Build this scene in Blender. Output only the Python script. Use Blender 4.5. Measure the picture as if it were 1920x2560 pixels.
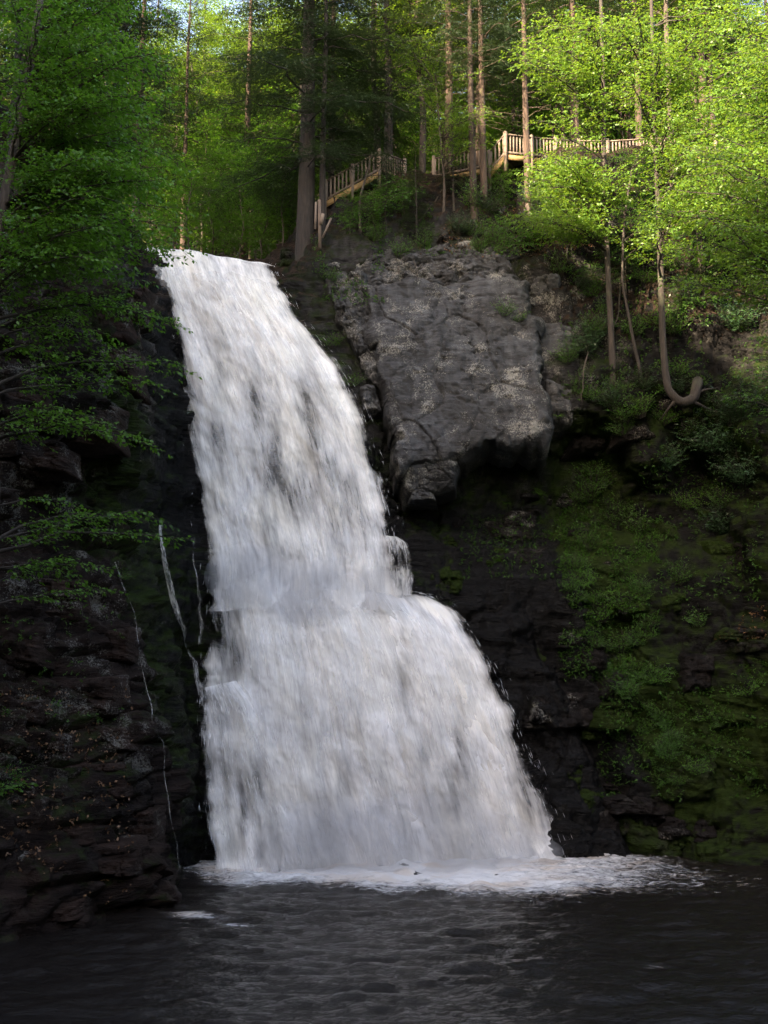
import bpy, math, random
import numpy as np
from mathutils import Vector, Matrix
from mathutils.bvhtree import BVHTree

for o in list(bpy.data.objects):
    bpy.data.objects.remove(o, do_unlink=True)
scene = bpy.context.scene
COL = scene.collection
rad = math.radians

# ------------------------------------------------------------------ camera
F = 2745.0                     # focal length in photo pixels (photo 1920 x 2560)
PITCH = rad(9.7)
EYE = np.array([0.0, 0.0, 6.0])
cam_d = bpy.data.cameras.new('camera')
cam_d.sensor_fit = 'VERTICAL'
cam_d.sensor_height = 36.0
cam_d.lens = 36.0 * F / 2560.0
cam_d.clip_start = 0.1
cam_d.clip_end = 2000.0
cam = bpy.data.objects.new('camera', cam_d)
COL.objects.link(cam)
cam.location = EYE
cam.rotation_euler = (math.pi / 2 + PITCH, 0, 0)
scene.camera = cam

# ------------------------------------------------------------------ sky, sun, exposure
SUN_EL = rad(24.0)
SUN_FROM = np.array([-0.60, -0.80])          # horizontal direction towards the sun
world = bpy.data.worlds.new('World')
scene.world = world
world.use_nodes = True
wn = world.node_tree
sky = wn.nodes.new('ShaderNodeTexSky')
sky.sky_type = 'NISHITA'
sky.sun_disc = False
sky.sun_elevation = SUN_EL
sky.sun_rotation = math.atan2(SUN_FROM[0], SUN_FROM[1])
sky.air_density = 1.0
sky.dust_density = 3.0
sky.ozone_density = 1.0
bg = wn.nodes['Background']
wn.links.new(sky.outputs[0], bg.inputs['Color'])
bg.inputs['Strength'].default_value = 0.13

sun_d = bpy.data.lights.new('sun', 'SUN')
sun_d.energy = 4.6
sun_d.angle = rad(0.6)
sun_d.color = (1.0, 0.86, 0.66)
sun = bpy.data.objects.new('sun', sun_d)
COL.objects.link(sun)
sd = Vector((-SUN_FROM[0] * math.cos(SUN_EL), -SUN_FROM[1] * math.cos(SUN_EL), -math.sin(SUN_EL)))
sun.rotation_euler = sd.to_track_quat('-Z', 'Y').to_euler()
sun.location = (-60, -80, 80)

vs = scene.view_settings
vs.view_transform = 'Standard'
vs.look = 'None'
vs.gamma = 1.0
vs.use_curve_mapping = False
vs.exposure = 3.0
vs.use_white_balance = True
vs.white_balance_temperature = 7600
vs.white_balance_tint = 14

cy = scene.cycles
cy.max_bounces = 4
cy.diffuse_bounces = 2
cy.glossy_bounces = 2
cy.transmission_bounces = 3
cy.transparent_max_bounces = 8
cy.volume_bounces = 0
cy.caustics_reflective = False
cy.caustics_refractive = False
cy.use_denoising = True
cy.use_adaptive_sampling = True
cy.adaptive_threshold = 0.03
cy.use_light_tree = False

# ------------------------------------------------------------------ helpers
rng = np.random.default_rng(11)
random.seed(11)


def pix(u, v, Y):
    """world point on the photo ray (u, v) at world depth Y"""
    a, b = (u - 960.0) / F, (1280.0 - v) / F
    d = np.array([a, math.cos(PITCH) - b * math.sin(PITCH), math.sin(PITCH) + b * math.cos(PITCH)])
    return EYE + d * (Y / d[1])


def pixdir(u, v):
    p = pix(u, v, 10.0) - EYE
    return p / np.linalg.norm(p)


def on_water(u, v, z=0.0):
    d = pixdir(u, v)
    return EYE + d * ((z - EYE[2]) / d[2])


def _h(ix, iy, iz, s):
    n = (ix * 73856093) ^ (iy * 19349663) ^ (iz * 83492791) ^ (s * 2654435761)
    n = (n ^ (n >> 13)) * 1274126177 & 0x7fffffff
    n = (n ^ (n >> 16)) * 668265263 & 0x7fffffff
    return ((n ^ (n >> 15)) & 0xffffff) / float(0xffffff)


def vnoise(P, s=0):
    P = np.asarray(P, float)
    i = np.floor(P).astype(np.int64)
    f = P - i
    f = f * f * f * (f * (f * 6 - 15) + 10)
    r = 0
    for dx in (0, 1):
        for dy in (0, 1):
            for dz in (0, 1):
                w = (f[..., 0] if dx else 1 - f[..., 0]) * (f[..., 1] if dy else 1 - f[..., 1]) * (f[..., 2] if dz else 1 - f[..., 2])
                r = r + w * _h(i[..., 0] + dx, i[..., 1] + dy, i[..., 2] + dz, s)
    return r * 2 - 1


def fbm(P, o=4, s=0, g=0.5):
    r, a, P = 0, 1.0, np.asarray(P, float)
    for k in range(o):
        r = r + a * vnoise(P, s + k)
        P = P * 2.03 + 7.1
        a *= g
    return r


def hash1(*ks):
    ks = [np.asarray(k).astype(np.int64) for k in ks] + [np.int64(0)] * 3
    return _h(ks[0], ks[1], ks[2], 5)


def smooth(a, b, x):
    t = np.clip((np.asarray(x, float) - a) / (b - a), 0, 1)
    return t * t * (3 - 2 * t)


def mesh_np(name, V, Fc, mat=None, attrs=None, uv=None, shade=False):
    V = np.asarray(V, np.float32)
    Fc = np.asarray(Fc, np.int32)
    me = bpy.data.meshes.new(name)
    n, k = Fc.shape
    me.vertices.add(len(V))
    me.vertices.foreach_set('co', V.ravel())
    me.loops.add(n * k)
    me.loops.foreach_set('vertex_index', Fc.ravel())
    me.polygons.add(n)
    me.polygons.foreach_set('loop_start', np.arange(0, n * k, k, dtype=np.int32))
    try:
        me.polygons.foreach_set('loop_total', np.full(n, k, np.int32))
    except Exception:
        pass
    if shade:
        me.polygons.foreach_set('use_smooth', np.ones(n, bool))
    me.update(calc_edges=True)
    if attrs:
        for key, val in attrs.items():
            at = me.attributes.new(key, 'FLOAT', 'POINT')
            at.data.foreach_set('value', np.asarray(val, np.float32))
    if uv is not None:
        l = me.uv_layers.new(name='uv')
        l.data.foreach_set('uv', np.asarray(uv, np.float32)[Fc.ravel()].ravel())
    if mat:
        me.materials.append(mat)
    return me


def link(name, me, parent=None, label=None, cat=None, group=None, kind=None):
    o = bpy.data.objects.new(name, me)
    COL.objects.link(o)
    if parent:
        o.parent = parent
    if label:
        o['label'] = label
    if cat:
        o['category'] = cat
    if group:
        o['group'] = group
    if kind:
        o['kind'] = kind
    return o


def grid_faces(r, c):
    i = np.arange(r * c).reshape(r, c)
    return np.stack([i[:-1, :-1], i[:-1, 1:], i[1:, 1:], i[1:, :-1]], -1).reshape(-1, 4)


class Geo:
    """collects tubes / boxes as quads"""
    def __init__(self):
        self.V, self.F, self.n = [], [], 0

    def add(self, V, Fc):
        self.V.append(np.asarray(V, float))
        self.F.append(np.asarray(Fc, int) + self.n)
        self.n += len(V)

    def tube(self, P, R, k=6):
        P = np.asarray(P, float)
        R = np.broadcast_to(np.asarray(R, float), (len(P),))
        T = np.gradient(P, axis=0)
        T /= np.linalg.norm(T, axis=1)[:, None] + 1e-9
        ref = np.array([0, 0, 1.0]) if abs(T[0, 2]) < 0.8 else np.array([1.0, 0, 0])
        A = np.cross(T, ref)
        A /= np.linalg.norm(A, axis=1)[:, None] + 1e-9
        B = np.cross(T, A)
        th = np.arange(k) * 2 * math.pi / k
        V = P[:, None] + R[:, None, None] * (np.cos(th)[None, :, None] * A[:, None] + np.sin(th)[None, :, None] * B[:, None])
        m = len(P)
        i = np.arange(m * k).reshape(m, k)
        j = np.roll(i, -1, 1)
        self.add(V.reshape(-1, 3), np.stack([i[:-1], j[:-1], j[1:], i[1:]], -1).reshape(-1, 4))

    def box(self, a, b, w, h, up=(0, 0, 1)):
        """bar from a to b, width w (sideways), height h (along up)"""
        a, b = np.asarray(a, float), np.asarray(b, float)
        t = (b - a) / np.linalg.norm(b - a)
        s = np.cross(t, up)
        s /= np.linalg.norm(s)
        u = np.cross(s, t)
        V = [p + s * x * w / 2 + u * y * h / 2 for p in (a, b) for x, y in ((-1, -1), (1, -1), (1, 1), (-1, 1))]
        self.add(V, [(0, 1, 2, 3), (7, 6, 5, 4), (0, 4, 5, 1), (1, 5, 6, 2), (2, 6, 7, 3), (3, 7, 4, 0)])

    def mesh(self, name, mat, shade=False):
        return mesh_np(name, np.concatenate(self.V), np.concatenate(self.F), mat, shade=shade)


# ------------------------------------------------------------------ materials
def new_mat(name):
    m = bpy.data.materials.new(name)
    m.use_nodes = True
    nt = m.node_tree
    nt.nodes.clear()
    out = nt.nodes.new('ShaderNodeOutputMaterial')
    return m, nt, out


def N(nt, t, **kw):
    n = nt.nodes.new(t)
    for k, v in kw.items():
        if k.startswith('i_'):
            n.inputs[int(k[2:]) if k[2:].isdigit() else k[2:].replace('_', ' ')].default_value = v
        else:
            setattr(n, k, v)
    return n


def L(nt, a, b):
    nt.links.new(a, b)


def noise_n(nt, vec, scale, detail=5, rough=0.6, dist=0.0):
    n = N(nt, 'ShaderNodeTexNoise')
    n.inputs['Scale'].default_value = scale
    n.inputs['Detail'].default_value = detail
    n.inputs['Roughness'].default_value = rough
    n.inputs['Distortion'].default_value = dist
    if vec is not None:
        L(nt, vec, n.inputs['Vector'])
    return n


def ramp(nt, fac, stops):
    r = N(nt, 'ShaderNodeValToRGB')
    e = r.color_ramp.elements
    while len(e) > 1:
        e.remove(e[-1])
    e[0].position = stops[0][0]
    c = stops[0][1]
    e[0].color = (*c, 1) if isinstance(c, tuple) else (c, c, c, 1)
    for p, c in stops[1:]:
        x = e.new(p)
        x.color = (*c, 1) if isinstance(c, tuple) else (c, c, c, 1)
    L(nt, fac, r.inputs['Fac'])
    return r


def mixc(nt, fac, a, b):
    m = N(nt, 'ShaderNodeMix', data_type='RGBA')
    for sock, val in ((0, fac), (6, a), (7, b)):
        if hasattr(val, 'is_output'):
            L(nt, val, m.inputs[sock])
        elif isinstance(val, tuple):
            m.inputs[sock].default_value = (*val, 1)
        else:
            m.inputs[sock].default_value = val
    return m.outputs[2]


def math_n(nt, op, a, b=None, c=None, clamp=False):
    m = N(nt, 'ShaderNodeMath', operation=op, use_clamp=clamp)
    for i, val in enumerate((a, b, c)):
        if val is None:
            continue
        if hasattr(val, 'is_output'):
            L(nt, val, m.inputs[i])
        else:
            m.inputs[i].default_value = val
    return m.outputs[0]


def attr(nt, name):
    return N(nt, 'ShaderNodeAttribute', attribute_name=name).outputs['Fac']


def coords(nt, scale=(1, 1, 1), kind='Object', rot=(0, 0, 0)):
    tc = N(nt, 'ShaderNodeTexCoord')
    mp = N(nt, 'ShaderNodeMapping')
    mp.inputs['Scale'].default_value = scale
    mp.inputs['Rotation'].default_value = rot
    L(nt, tc.outputs[kind], mp.inputs[0])
    return mp.outputs[0]


def leaf_mat(name, c_dark, c_light, trans, rough=0.45, mixt=0.42):
    m, nt, out = new_mat(name)
    t = attr(nt, 'tint')
    oi = N(nt, 'ShaderNodeObjectInfo')
    f = math_n(nt, 'ADD', math_n(nt, 'MULTIPLY', t, 0.75), math_n(nt, 'MULTIPLY', oi.outputs['Random'], 0.25))
    col = mixc(nt, f, c_dark, c_light)
    p = N(nt, 'ShaderNodeBsdfPrincipled')
    L(nt, col, p.inputs['Base Color'])
    p.inputs['Roughness'].default_value = rough
    p.inputs['Specular IOR Level'].default_value = 0.35
    tr = N(nt, 'ShaderNodeBsdfTranslucent')
    L(nt, mixc(nt, f, tuple(x * 0.75 for x in trans), trans), tr.inputs['Color'])
    mx = N(nt, 'ShaderNodeMixShader')
    mx.inputs[0].default_value = mixt
    L(nt, p.outputs[0], mx.inputs[1])
    L(nt, tr.outputs[0], mx.inputs[2])
    L(nt, mx.outputs[0], out.inputs[0])
    return m


M_BEECH = leaf_mat('beech_leaf', (0.022, 0.072, 0.010), (0.066, 0.16, 0.020), (0.13, 0.31, 0.022))
M_MAPLE = leaf_mat('maple_leaf', (0.036, 0.095, 0.014), (0.10, 0.195, 0.030), (0.21, 0.35, 0.03))
M_HEML = leaf_mat('hemlock_needle', (0.014, 0.030, 0.016), (0.040, 0.072, 0.034), (0.05, 0.08, 0.025), mixt=0.22)
M_RHOD = leaf_mat('rhododendron_leaf', (0.016, 0.045, 0.020), (0.045, 0.095, 0.040), (0.05, 0.10, 0.02), rough=0.35, mixt=0.2)
M_SHRUB = leaf_mat('shrub_leaf', (0.025, 0.075, 0.012), (0.06, 0.15, 0.025), (0.09, 0.20, 0.02))
M_FERN = leaf_mat('fern_leaf', (0.05, 0.12, 0.015), (0.10, 0.22, 0.03), (0.14, 0.28, 0.03))
M_DEAD = leaf_mat('fallen_leaf', (0.07, 0.035, 0.018), (0.22, 0.12, 0.06), (0.05, 0.02, 0.01), mixt=0.1)


def bark_mat(name, a, b):
    m, nt, out = new_mat(name)
    v = coords(nt, (6, 6, 1.2))
    n1 = noise_n(nt, v, 2.0, 6, 0.65)
    oi = N(nt, 'ShaderNodeObjectInfo')
    col = mixc(nt, ramp(nt, n1.outputs[0], [(0.35, 0.0), (0.68, 1.0)]).outputs[0], a, b)
    n2 = noise_n(nt, coords(nt), 0.9, 3)
    col = mixc(nt, ramp(nt, n2.outputs[0], [(0.56, 0.0), (0.72, 0.6)]).outputs[0], col, (0.05, 0.06, 0.035))
    hs = N(nt, 'ShaderNodeHueSaturation')
    L(nt, col, hs.inputs['Color'])
    L(nt, math_n(nt, 'MULTIPLY_ADD', oi.outputs['Random'], 0.6, 0.7), hs.inputs['Value'])
    p = N(nt, 'ShaderNodeBsdfPrincipled')
    L(nt, hs.outputs[0], p.inputs['Base Color'])
    p.inputs['Roughness'].default_value = 0.9
    bp = N(nt, 'ShaderNodeBump')
    bp.inputs['Strength'].default_value = 0.9
    bp.inputs['Distance'].default_value = 0.05
    L(nt, n1.outputs[0], bp.inputs['Height'])
    L(nt, bp.outputs[0], p.inputs['Normal'])
    L(nt, p.outputs[0], out.inputs[0])
    return m


M_BARK = bark_mat('hemlock_bark', (0.010, 0.008, 0.007), (0.033, 0.025, 0.021))
M_BARK2 = bark_mat('beech_bark', (0.022, 0.017, 0.014), (0.066, 0.050, 0.040))
M_BARK3 = bark_mat('pine_bark', (0.020, 0.013, 0.010), (0.066, 0.041, 0.029))


def wood_mat():
    m, nt, out = new_mat('weathered_wood')
    n1 = noise_n(nt, coords(nt, (9, 9, 1.5)), 3.0, 5, 0.6)
    oi = N(nt, 'ShaderNodeObjectInfo')
    col = mixc(nt, n1.outputs[0], (0.055, 0.042, 0.034), (0.19, 0.145, 0.115))
    hs = N(nt, 'ShaderNodeHueSaturation')
    L(nt, col, hs.inputs['Color'])
    L(nt, math_n(nt, 'MULTIPLY_ADD', oi.outputs['Random'], 0.6, 0.7), hs.inputs['Value'])
    p = N(nt, 'ShaderNodeBsdfPrincipled')
    L(nt, hs.outputs[0], p.inputs['Base Color'])
    p.inputs['Roughness'].default_value = 0.85
    L(nt, p.outputs[0], out.inputs[0])
    return m


M_WOOD = wood_mat()


def fresh_wood():
    m, nt, out = new_mat('yellow_timber')
    n1 = noise_n(nt, coords(nt, (2, 2, 9)), 3.0, 5, 0.6)
    col = mixc(nt, n1.outputs[0], (0.13, 0.08, 0.03), (0.30, 0.19, 0.08))
    p = N(nt, 'ShaderNodeBsdfPrincipled')
    L(nt, col, p.inputs['Base Color'])
    p.inputs['Roughness'].default_value = 0.8
    L(nt, p.outputs[0], out.inputs[0])
    return m


M_TIMBER = fresh_wood()


def rock_mat(name, outcrop=False):
    m, nt, out = new_mat(name)
    geo = N(nt, 'ShaderNodeNewGeometry')
    vo = coords(nt)
    lay = coords(nt, (0.6, 0.6, 3.2), rot=(0.12, 0.06, 0))
    n_big = noise_n(nt, vo, 0.45, 5, 0.6)
    n_lay = noise_n(nt, lay, 1.3, 6, 0.68, 0.4)
    n_fine = noise_n(nt, vo, 7.0, 4, 0.7)
    vert = coords(nt, (1.6, 1.6, 0.22))
    n_str = noise_n(nt, vert, 1.3, 6, 0.6, 0.5)
    if outcrop:
        base = mixc(nt, ramp(nt, n_str.outputs[0], [(0.3, 0.0), (0.66, 1.0)]).outputs[0], (0.016, 0.0172, 0.0200), (0.062, 0.065, 0.072))
        base = mixc(nt, ramp(nt, n_big.outputs[0], [(0.40, 0.0), (0.7, 0.8)]).outputs[0], base, (0.024, 0.0225, 0.0215))
        base = mixc(nt, ramp(nt, n_lay.outputs[0], [(0.30, 0.75), (0.47, 0.0)]).outputs[0], base, (0.012, 0.011, 0.011))
        lich_lo, lich_hi = 0.625, 0.69
    else:
        red = attr(nt, 'red')
        dark = mixc(nt, n_lay.outputs[0], (0.0018, 0.0018, 0.0020), (0.0115, 0.0110, 0.0115))
        brown = mixc(nt, ramp(nt, n_lay.outputs[0], [(0.3, 0.0), (0.7, 1.0)]).outputs[0], (0.0050, 0.0030, 0.0024), (0.038, 0.0225, 0.0175))
        base = mixc(nt, red, dark, brown)
        gcol = mixc(nt, ramp(nt, n_str.outputs[0], [(0.3, 0.0), (0.66, 1.0)]).outputs[0], (0.010, 0.010, 0.011), (0.052, 0.050, 0.052))
        gcol = mixc(nt, ramp(nt, n_lay.outputs[0], [(0.30, 0.75), (0.47, 0.0)]).outputs[0], gcol, (0.010, 0.009, 0.009))
        base = mixc(nt, attr(nt, 'grey'), base, gcol)
        lich_lo, lich_hi = 0.64, 0.70
    # pale lichen flecks
    n_l1 = noise_n(nt, vo, 0.8, 4, 0.6)
    n_l2 = noise_n(nt, vo, 15.0, 4, 0.75)
    lf = math_n(nt, 'ADD', math_n(nt, 'MULTIPLY', n_l1.outputs[0], 0.60), math_n(nt, 'MULTIPLY', n_l2.outputs[0], 0.56))
    lich = ramp(nt, lf, [(lich_lo, 0.0), (lich_hi, 1.0)]).outputs[0]
    if not outcrop:
        lich = math_n(nt, 'MULTIPLY', lich, attr(nt, 'lichen'))
    base = mixc(nt, lich, base, (0.17, 0.165, 0.15))
    # moss and soil
    if not outcrop:
        mo = attr(nt, 'moss')
        n_m = noise_n(nt, vo, 1.7, 5, 0.72)
        mf = math_n(nt, 'ADD', n_m.outputs[0], math_n(nt, 'MULTIPLY', mo, 0.5))
        mf = ramp(nt, mf, [(0.74, 0.0), (1.05, 1.0)]).outputs[0]
        mcol = mixc(nt, n_fine.outputs[0], (0.0010, 0.0022, 0.0005), (0.023, 0.041, 0.006))
        base = mixc(nt, mf, base, mcol)
        so = attr(nt, 'soil')
        n_s = noise_n(nt, vo, 3.0, 5, 0.75)
        scol = ramp(nt, n_s.outputs[0], [(0.3, (0.004, 0.003, 0.002)), (0.5, (0.016, 0.011, 0.008)), (0.7, (0.045, 0.029, 0.020))]).outputs[0]
        base = mixc(nt, ramp(nt, math_n(nt, 'ADD', so, math_n(nt, 'MULTIPLY', n_m.outputs[0], 0.3)), [(0.5, 0.0), (0.75, 1.0)]).outputs[0], base, scol)
    p = N(nt, 'ShaderNodeBsdfPrincipled')
    L(nt, base, p.inputs['Base Color'])
    if outcrop:
        p.inputs['Roughness'].default_value = 0.8
    else:
        wet = attr(nt, 'wet')
        L(nt, math_n(nt, 'MULTIPLY_ADD', wet, -0.55, 0.88), p.inputs['Roughness'])
    p.inputs['Specular IOR Level'].default_value = 0.25 if outcrop else 0.10
    hsum = math_n(nt, 'ADD', math_n(nt, 'MULTIPLY', n_lay.outputs[0], 1.3), math_n(nt, 'MULTIPLY', n_fine.outputs[0], 0.35))
    bp = N(nt, 'ShaderNodeBump')
    bp.inputs['Strength'].default_value = 1.0
    bp.inputs['Distance'].default_value = 0.22 if not outcrop else 0.12
    L(nt, hsum, bp.inputs['Height'])
    L(nt, bp.outputs[0], p.inputs['Normal'])
    L(nt, p.outputs[0], out.inputs[0])
    return m


M_ROCK = rock_mat('gorge_rock')
M_OUT = rock_mat('grey_lichen_rock', True)


def water_white(name, cov=0.0, sx=2.0, sy=0.30, hard=0.22, w3=0.52):
    """white falling water; holes where the sheet is thin. uv in metres across / along the flow"""
    m, nt, out = new_mat(name)
    v1 = coords(nt, (sx, sy, 1), 'UV')
    v2 = coords(nt, (sx * 4.4, sy * 3.6, 1), 'UV')
    v3 = coords(nt, (0.55, 0.30, 1), 'UV')
    n1 = noise_n(nt, v1, 1.0, 5, 0.55, 0.8)
    n2 = noise_n(nt, v2, 1.0, 6, 0.72, 0.5)
    n3 = noise_n(nt, v3, 1.0, 4, 0.55, 0.8)
    den = attr(nt, 'thickness')
    f = math_n(nt, 'ADD', math_n(nt, 'MULTIPLY', n1.outputs[0], 0.50), math_n(nt, 'MULTIPLY', n2.outputs[0], 0.40))
    f = math_n(nt, 'ADD', f, math_n(nt, 'MULTIPLY', n3.outputs[0], w3))
    f = math_n(nt, 'ADD', f, den)
    f = math_n(nt, 'ADD', f, cov)
    al = ramp(nt, f, [(0.5, 0.0), (0.5 + hard, 1.0)]).outputs[0]
    warm = ramp(nt, n3.outputs[0], [(0.42, 0.0), (0.66, 1.0)]).outputs[0]
    col = mixc(nt, warm, (0.85, 0.85, 0.87), (0.82, 0.795, 0.75))
    col = mixc(nt, ramp(nt, n2.outputs[0], [(0.25, 0.6), (0.5, 0.0)]).outputs[0], col, (0.66, 0.65, 0.69))
    d = N(nt, 'ShaderNodeBsdfDiffuse')
    L(nt, col, d.inputs['Color'])
    t = N(nt, 'ShaderNodeBsdfTranslucent')
    L(nt, col, t.inputs['Color'])
    mx = N(nt, 'ShaderNodeMixShader')
    mx.inputs[0].default_value = 0.22
    L(nt, d.outputs[0], mx.inputs[1])
    L(nt, t.outputs[0], mx.inputs[2])
    tr = N(nt, 'ShaderNodeBsdfTransparent')
    ms = N(nt, 'ShaderNodeMixShader')
    L(nt, al, ms.inputs[0])
    L(nt, tr.outputs[0], ms.inputs[1])
    L(nt, mx.outputs[0], ms.inputs[2])
    bp = N(nt, 'ShaderNodeBump')
    bp.inputs['Strength'].default_value = 0.2
    bp.inputs['Distance'].default_value = 0.12
    L(nt, math_n(nt, 'ADD', n1.outputs[0], math_n(nt, 'MULTIPLY', n2.outputs[0], 0.4)), bp.inputs['Height'])
    L(nt, bp.outputs[0], d.inputs['Normal'])
    L(nt, ms.outputs[0], out.inputs[0])
    return m


M_FALL = water_white('falling_water', cov=0.12, hard=0.44)
M_TRICK = water_white('trickling_water', cov=0.06, sx=9.0, sy=1.3, hard=0.34, w3=0.15)
M_VEIL = water_white('falling_veil', cov=-0.04, sx=2.5, sy=0.30, hard=0.62)


def droplet_mat():
    m, nt, out = new_mat('white_droplets')
    p = N(nt, 'ShaderNodeBsdfPrincipled')
    p.inputs['Base Color'].default_value = (0.78, 0.78, 0.80, 1)
    p.inputs['Roughness'].default_value = 0.5
    L(nt, p.outputs[0], out.inputs[0])
    return m


M_DROP = droplet_mat()


def pool_mat():
    m, nt, out = new_mat('dark_pool_water')
    p = N(nt, 'ShaderNodeBsdfPrincipled')
    p.inputs['Base Color'].default_value = (0.010, 0.008, 0.007, 1)
    p.inputs['Roughness'].default_value = 0.05
    p.inputs['IOR'].default_value = 1.33
    p.inputs['Specular IOR Level'].default_value = 0.32
    v = coords(nt, (1.0, 1.9, 1))
    n1 = noise_n(nt, v, 3.6, 5, 0.65, 0.4)
    n2 = noise_n(nt, v, 9.0, 3, 0.6)
    bp = N(nt, 'ShaderNodeBump')
    bp.inputs['Strength'].default_value = 0.6
    bp.inputs['Distance'].default_value = 0.12
    L(nt, math_n(nt, 'ADD', n1.outputs[0], math_n(nt, 'MULTIPLY', n2.outputs[0], 0.22)), bp.inputs['Height'])
    L(nt, bp.outputs[0], p.inputs['Normal'])
    L(nt, p.outputs[0], out.inputs[0])
    return m


M_POOL = pool_mat()


def foam_mat():
    m, nt, out = new_mat('white_foam')
    v = coords(nt, (0.8, 1.5, 1))
    n1 = noise_n(nt, v, 2.2, 8, 0.75, 1.4)
    n2 = noise_n(nt, v, 0.5, 3, 0.5, 0.5)
    den = attr(nt, 'thickness')
    f = math_n(nt, 'ADD', math_n(nt, 'MULTIPLY_ADD', n1.outputs[0], 1.9, -0.5), den)
    al = ramp(nt, math_n(nt, 'MULTIPLY', f, 0.5), [(0.40, 0.0), (0.70, 1.0)]).outputs[0]
    col = mixc(nt, ramp(nt, n2.outputs[0], [(0.48, 0.0), (0.68, 1.0)]).outputs[0], (0.66, 0.655, 0.67), (0.58, 0.50, 0.44))
    d = N(nt, 'ShaderNodeBsdfPrincipled')
    L(nt, col, d.inputs['Base Color'])
    d.inputs['Roughness'].default_value = 0.6
    bp = N(nt, 'ShaderNodeBump')
    bp.inputs['Strength'].default_value = 0.8
    bp.inputs['Distance'].default_value = 0.12
    L(nt, n1.outputs[0], bp.inputs['Height'])
    L(nt, bp.outputs[0], d.inputs['Normal'])
    tr = N(nt, 'ShaderNodeBsdfTransparent')
    ms = N(nt, 'ShaderNodeMixShader')
    L(nt, al, ms.inputs[0])
    L(nt, tr.outputs[0], ms.inputs[1])
    L(nt, d.outputs[0], ms.inputs[2])
    L(nt, ms.outputs[0], out.inputs[0])
    return m


M_FOAM = foam_mat()


def hill_mat():
    m, nt, out = new_mat('forest_floor')
    n = noise_n(nt, coords(nt), 0.8, 8, 0.7)
    col = ramp(nt, n.outputs[0], [(0.3, (0.015, 0.02, 0.008)), (0.5, (0.05, 0.05, 0.025)), (0.7, (0.10, 0.07, 0.045))]).outputs[0]
    p = N(nt, 'ShaderNodeBsdfPrincipled')
    L(nt, col, p.inputs['Base Color'])
    p.inputs['Roughness'].default_value = 0.95
    L(nt, p.outputs[0], out.inputs[0])
    return m


M_HILL = hill_mat()

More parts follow.
